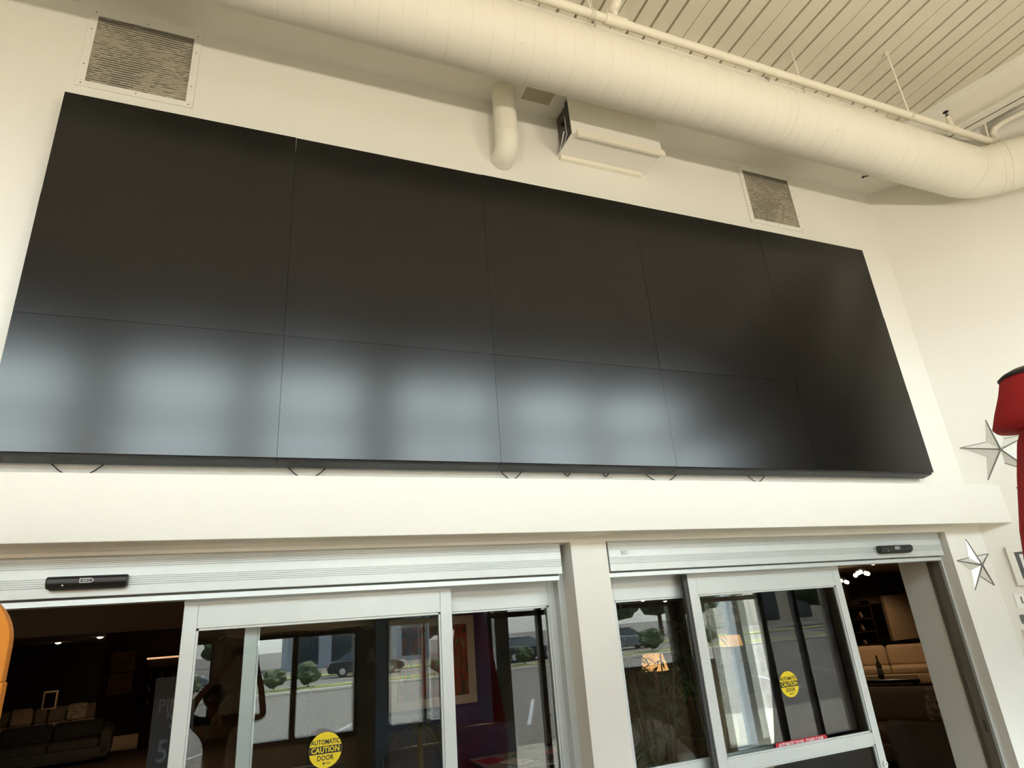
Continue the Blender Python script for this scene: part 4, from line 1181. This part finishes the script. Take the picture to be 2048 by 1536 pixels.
sedan(8.2, -39.5, 0.15, M_carb, 'black saloon car reflected left of the grey pier')
sedan(17.6, -36.5, -0.3, M_carb, 'black saloon car reflected in the left sidelite')
sedan(26.0, -38.0, 0.1, M_carg, 'grey saloon car reflected in the right sliding glass')
sedan(-3.0, -40.0, 0.0, M_carg, 'grey saloon car at the left end of the reflected lot')

# shrubs and trees
def blob(name, m, parent, c, R, seed, sq=(1, 1, 0.8), amp=0.35, sub=3):
    bm = bmesh.new(); bmesh.ops.create_icosphere(bm, subdivisions=sub, radius=1.0)
    rnd = random.Random(seed)
    off = [Vector((rnd.uniform(-1, 1), rnd.uniform(-1, 1), rnd.uniform(-1, 1))).normalized() for _ in range(26)]
    for v in bm.verts:
        d = v.co.normalized(); k = max(d.dot(o_) for o_ in off)
        rr = R*(1-amp+amp*max(0, (k-0.75))*4) * (1+rnd.uniform(-0.10, 0.10))
        v.co = Vector((c[0]+d.x*rr*sq[0], c[1]+d.y*rr*sq[1], c[2]+d.z*rr*sq[2]))
    me = bpy.data.meshes.new(name); bm.to_mesh(me); bm.free(); me.materials.append(m)
    o = bpy.data.objects.new(name, me); COL.objects.link(o)
    if parent: o.parent = parent
    return o
M_fol = mat('tree_foliage', (0.035, 0.05, 0.02), 0.9, var=0.5, vscale=1.5)
M_fol2 = mat('shrub_foliage', (0.05, 0.065, 0.03), 0.9, var=0.5, vscale=5)
M_bark = mat('bark', (0.08, 0.055, 0.035), 0.9)
protoS = empty('shrub', (0, -29.9, 0.1))
blob('foliage', M_fol2, protoS, (0, 0, 0.80), 0.85, 4, (1.05, 1, 0.78), 0.5)
MB().tube([(0, 0, 0), (0, 0, 0.4)], 0.04, 6).build('stem', M_bark, protoS)
SH = [(-1.2, 0.7), (1.3, 0.5), (2.45, 0.65), (3.95, 0.8), (10.2, 0.55), (11.8, 0.5), (13.4, 0.6), (15.0, 0.65), (17.0, 0.6), (19.5, 0.8), (23, 0.9), (27, 0.8)]
for i, (sx_, s) in enumerate(SH):
    o = protoS if i == 0 else copy_tree(protoS)
    o.location = (sx_, -29.9, 0.13); o.scale = (s, s*0.9, s); o.rotation_euler = (0, 0, i*1.3)
    tag(o, 'rounded green shrub, %s in the row on the reflected planting island' % ORD[i], 'shrub', 'shrubs on the planting island')
protoT = empty('tree', (0, -60, 0))
blob('crown', M_fol, protoT, (0, 0, 4.6), 2.9, 9, (1, 1, 1.05))
MB().tube([(0, 0, 0), (0.05, 0, 3.2)], [0.22, 0.13], 10).build('trunk', M_bark, protoT)
random.seed(31)
TR = [(-20, -52, 1.0), (-12, -60, .9), (-7.5, -95, 0.65), (-3, -98, 0.5), (0.5, -92, 0.7), (30, -50, .9), (36, -56, 1.1), (24, -66, .9), (44, -60, 1.2), (52, -64, 1.1), (58, -50, 1.0), (72, -48, .9), (110, -75, 1.4), (20.5, -75, 0.8)]
TP = ['far left', 'left of the far beige building', 'small one behind the left window', 'smaller one behind the left window', 'short one behind the left window', 'right of the grey building', 'tall one right of the grey building', 'just behind the grey building corner', 'fourth from the right', 'third from the right of the road', 'tallest by the right building', 'in front of the right building', 'far right behind the buildings', 'hidden partly by the grey building']
for i, (tx, ty, s) in enumerate(TR):
    o = protoT if i == 0 else copy_tree(protoT)
    o.location = (tx, ty, -0.05); o.scale = (s*1.1, s*1.1, s); o.rotation_euler = (0, 0, i*0.9)
    tag(o, 'dense green tree beyond the reflected parking lot, ' + TP[i], 'tree', 'trees beyond the parking lot')

M_bld = mat('grey_cladding', (0.17, 0.18, 0.20), 0.8)
M_bwin = mat('building_window', (0.02, 0.025, 0.03), 0.1)
def bldg(x0, x1, y, h, m, label, n):
    r = empty('building', ((x0+x1)/2, y, -0.05), label=label, cat='building')
    w = (x1-x0)/2
    MB().box(-w, w, -10, 0, 0, h).build('walls', m, r)
    MB().box(-w-0.3, w+0.3, -10.3, 0.3, h, h+0.4).build('parapet', M_curb, r)
    sp = 2*w/n
    for k in range(n):
        MB().box(-w+sp*(k+0.18), -w+sp*(k+0.82), 0, 0.05, 0.4, h*0.62).build('shop_window', M_bwin, r)
bldg(4.5, 17, -58, 8.0, M_bld, 'grey shop building across the road reflected beside the left mullion', 4)
bldg(62, 96, -66, 9.0, M_beige, 'beige shop building far right across the road', 6)
bldg(-60, -26, -60, 7.0, M_beige, 'beige shop building far left across the road', 6)

# covered walk columns and the bell by the pier
for i, (x0, x1) in enumerate(((4.42, 4.64), (8.56, 8.82))):
    o = MB().box(x0, x1, -5.35, -5.10, 0, 5.9).build('porch_column', mat('column_paint_%s' % 'ab'[i], (0.50, 0.48, 0.42) if i == 0 else (0.42, 0.45, 0.48), 0.7), None, bevel=0.01)  # second column's blue-grey puts the sky light into its colour
    tag(o, ['cream square porch column outside the storefront reflected in the left sidelite', 'white square porch column tinted blue-grey for the sky light, reflected in the right sliding glass'][i], 'column')
r = empty('wind_bell', (2.57, YS+0.10, 1.72), label='small pale bell hanging in front of the grey-green pier', cat='bell')
MB().lathe([(0.001, 0.17), (0.03, 0.16), (0.05, 0.10), (0.055, 0.0), (0.045, 0.0), (0.04, 0.09), (0.001, 0.14)], seg=20).build('bell_body', mat('bell_pale', (0.6, 0.55, 0.5), 0.5), r)
MB().tube([(0, 0, 0.16), (0, 0, 0.36), (0, -0.08, 0.37)], 0.004, 6).build('bell_cord', M_dark, r)

# ------------------------------------------------------------------ the photographer (reflected in the left glass)
def skin_body(name, nodes, edges, m, parent=None, sub=2, root=0):
    me = bpy.data.meshes.new(name)
    me.from_pydata([n[0] for n in nodes], edges, [])
    o = bpy.data.objects.new(name, me); COL.objects.link(o)
    if parent: o.parent = parent
    me.materials.append(m)
    md = o.modifiers.new('skin', 'SKIN')
    sv = me.skin_vertices[0].data
    for i, n in enumerate(nodes):
        r_ = n[1] if isinstance(n[1], tuple) else (n[1], n[1])
        sv[i].radius = r_
        sv[i].use_root = (i == root)
    md.use_smooth_shade = True
    s = o.modifiers.new('sub', 'SUBSURF'); s.levels = sub; s.render_levels = sub
    return o
M_skin = mat('skin', (0.28, 0.13, 0.075), 0.5)
M_shirt = mat('black_shirt', (0.012, 0.012, 0.014), 0.85)
M_pants = mat('dark_trousers', (0.015, 0.017, 0.022), 0.85)
M_hair = mat('dark_hair', (0.012, 0.009, 0.007), 0.6)
pr = empty('person', (0.93, -3.66, 0), label='person in black shirt holding a phone up with raised arms, reflected in the left glass', cat='person')
P0 = Vector((0.93, -3.66, 0))
def L(x, y, z): return (x-P0.x, y-P0.y, z)
nodes = [
    (L(0.93, -3.66, 0.88), (0.15, 0.10)),   # 0 pelvis
    (L(0.92, -3.66, 1.05), (0.13, 0.095)),
    (L(0.91, -3.66, 1.20), (0.15, 0.10)),   # 2 chest
    (L(0.90, -3.66, 1.31), (0.13, 0.085)),   # 3 upper chest
    (L(0.885, -3.65, 1.40), 0.048),           # 4 neck
    (L(0.875, -3.64, 1.47), 0.055),           # 5 head base
    (L(0.87, -3.635, 1.56), (0.073, 0.088)),   # 6 head
    (L(0.868, -3.64, 1.63), (0.060, 0.072)),   # 7 crown
    (L(1.08, -3.66, 1.35), 0.052),           # 8 right shoulder
    (L(1.22, -3.60, 1.34), 0.043),           # 9
    (L(1.335, -3.52, 1.36), 0.035),          # 10 right elbow
    (L(1.30, -3.43, 1.60), 0.031),
    (L(1.245, -3.36, 1.83), 0.022),          # 12 right wrist
    (L(0.735, -3.66, 1.35), 0.052),           # 13 left shoulder
    (L(0.66, -3.58, 1.42), 0.043),
    (L(0.72, -3.47, 1.56), 0.035),          # 15 left elbow
    (L(0.86, -3.40, 1.72), 0.029),
    (L(0.99, -3.36, 1.86), 0.022),          # 17 left wrist
    (L(1.02, -3.66, 0.80), 0.085),           # 18 right hip
    (L(1.03, -3.65, 0.46), 0.056),
    (L(1.04, -3.68, 0.10), 0.038),
    (L(1.04, -3.56, 0.045), 0.035),
    (L(0.84, -3.66, 0.80), 0.085),           # 22 left hip
    (L(0.83, -3.65, 0.46), 0.056),
    (L(0.82, -3.68, 0.10), 0.038),
    (L(0.82, -3.56, 0.045), 0.035),
]
edges = [(0, 1), (1, 2), (2, 3), (3, 4), (4, 5), (5, 6), (6, 7), (3, 8), (8, 9), (9, 10), (10, 11), (11, 12), (3, 13), (13, 14), (14, 15), (15, 16), (16, 17),
         (0, 18), (18, 19), (19, 20), (20, 21), (0, 22), (22, 23), (23, 24), (24, 25)]
def hand(wi, palm_c, dirs, thumb, nodes, edges):
    pc = Vector(palm_c); i0 = len(nodes)
    nodes.append((tuple(pc-P0), (0.030, 0.016))); edges.append((wi, i0))
    for (bx_, tip1, tip2) in dirs:
        k = len(nodes)
        nodes.append((tuple(Vector(bx_)-P0), 0.0095)); nodes.append((tuple(Vector(tip1)-P0), 0.0085)); nodes.append((tuple(Vector(tip2)-P0), 0.0070))
        edges.append((i0, k)); edges.append((k, k+1)); edges.append((k+1, k+2))
    k = len(nodes)
    nodes.append((tuple(Vector(thumb[0])-P0), 0.011)); nodes.append((tuple(Vector(thumb[1])-P0), 0.009))
    edges.append((i0, k)); edges.append((k, k+1))
# phone stands just behind the lens; the hands grip its two short ends from behind
zc = 1.975
hand(12, (1.232, -3.345, 1.905),
     [((1.235, -3.322, 1.935+0.022*k), (1.215, -3.322, 1.945+0.023*k), (1.190-0.004*k, -3.3185, 1.948+0.023*k)) for k in range(4)],
     ((1.215, -3.315, 1.905), (1.195, -3.312, 1.925)), nodes, edges)
hand(17, (1.018, -3.345, 1.905),
     [((1.018, -3.322, 1.935+0.022*k), (1.040, -3.322, 1.945+0.023*k), (1.064+0.004*k, -3.3185, 1.948+0.023*k)) for k in range(4)],
     ((1.036, -3.315, 1.905), (1.056, -3.312, 1.925)), nodes, edges)
skin_body('body', nodes, edges, M_skin, pr, 2, 0)
# clothing follows the body a little outside it
sh = [((n[0]), tuple(v+0.012 for v in (n[1] if isinstance(n[1], tuple) else (n[1], n[1])))) for n in nodes]
idx = [0, 1, 2, 3, 8, 9, 13, 14]
skin_body('shirt', [sh[i] for i in idx], [(0, 1), (1, 2), (2, 3), (3, 4), (4, 5), (3, 6), (6, 7)], M_shirt, pr, 2, 0)
idx = [0, 18, 19, 20, 22, 23, 24]
skin_body('trousers', [sh[i] for i in idx], [(0, 1), (1, 2), (2, 3), (0, 4), (4, 5), (5, 6)], M_pants, pr, 2, 0)
hd = Vector((0.87, -3.635, 1.56)) - P0
MB().ball((hd.x, hd.y-0.018, hd.z+0.025), 0.105, 20, 14, (0.93, 1.02, 1.12)).build('hair', M_hair, pr)
face = MB()
face.ball((hd.x-0.028, hd.y+0.083, hd.z+0.005), 0.010, 8, 6).ball((hd.x+0.028, hd.y+0.083, hd.z+0.005), 0.010, 8, 6)
face.build('eyes', M_wht, pr)
MB().ball((hd.x, hd.y+0.096, hd.z-0.018), 0.013, 8, 6, (0.8, 1.2, 1.5)).build('nose', M_skin, pr)
MB().ball((hd.x, hd.y+0.086, hd.z-0.050), 0.018, 10, 6, (1.2, 0.4, 0.35)).build('mouth', mat('lips', (0.25, 0.07, 0.06), 0.5), pr)
for s in (-1, 1): MB().ball((hd.x+s*0.086, hd.y, hd.z), 0.022, 8, 6, (0.4, 0.8, 1.2)).build('ear', M_skin, pr)
for sx_ in (1.04, 0.82):
    cushion(sx_-0.05-P0.x, sx_+0.05-P0.x, -3.74-P0.y, -3.47-P0.y, 0.0, 0.085, 'shoe', M_black, pr, 0.035)
ph = empty('phone', (1.128, -3.302, 1.972), label='dark phone held up by the reflected person', cat='phone')
MB().box(-0.078, 0.078, -0.004, 0.004, -0.037, 0.037).build('phone_body', M_black, ph, bevel=0.003)
MB().box(-0.073, 0.073, -0.0048, -0.0038, -0.033, 0.033).build('phone_screen', M_blackw, ph)
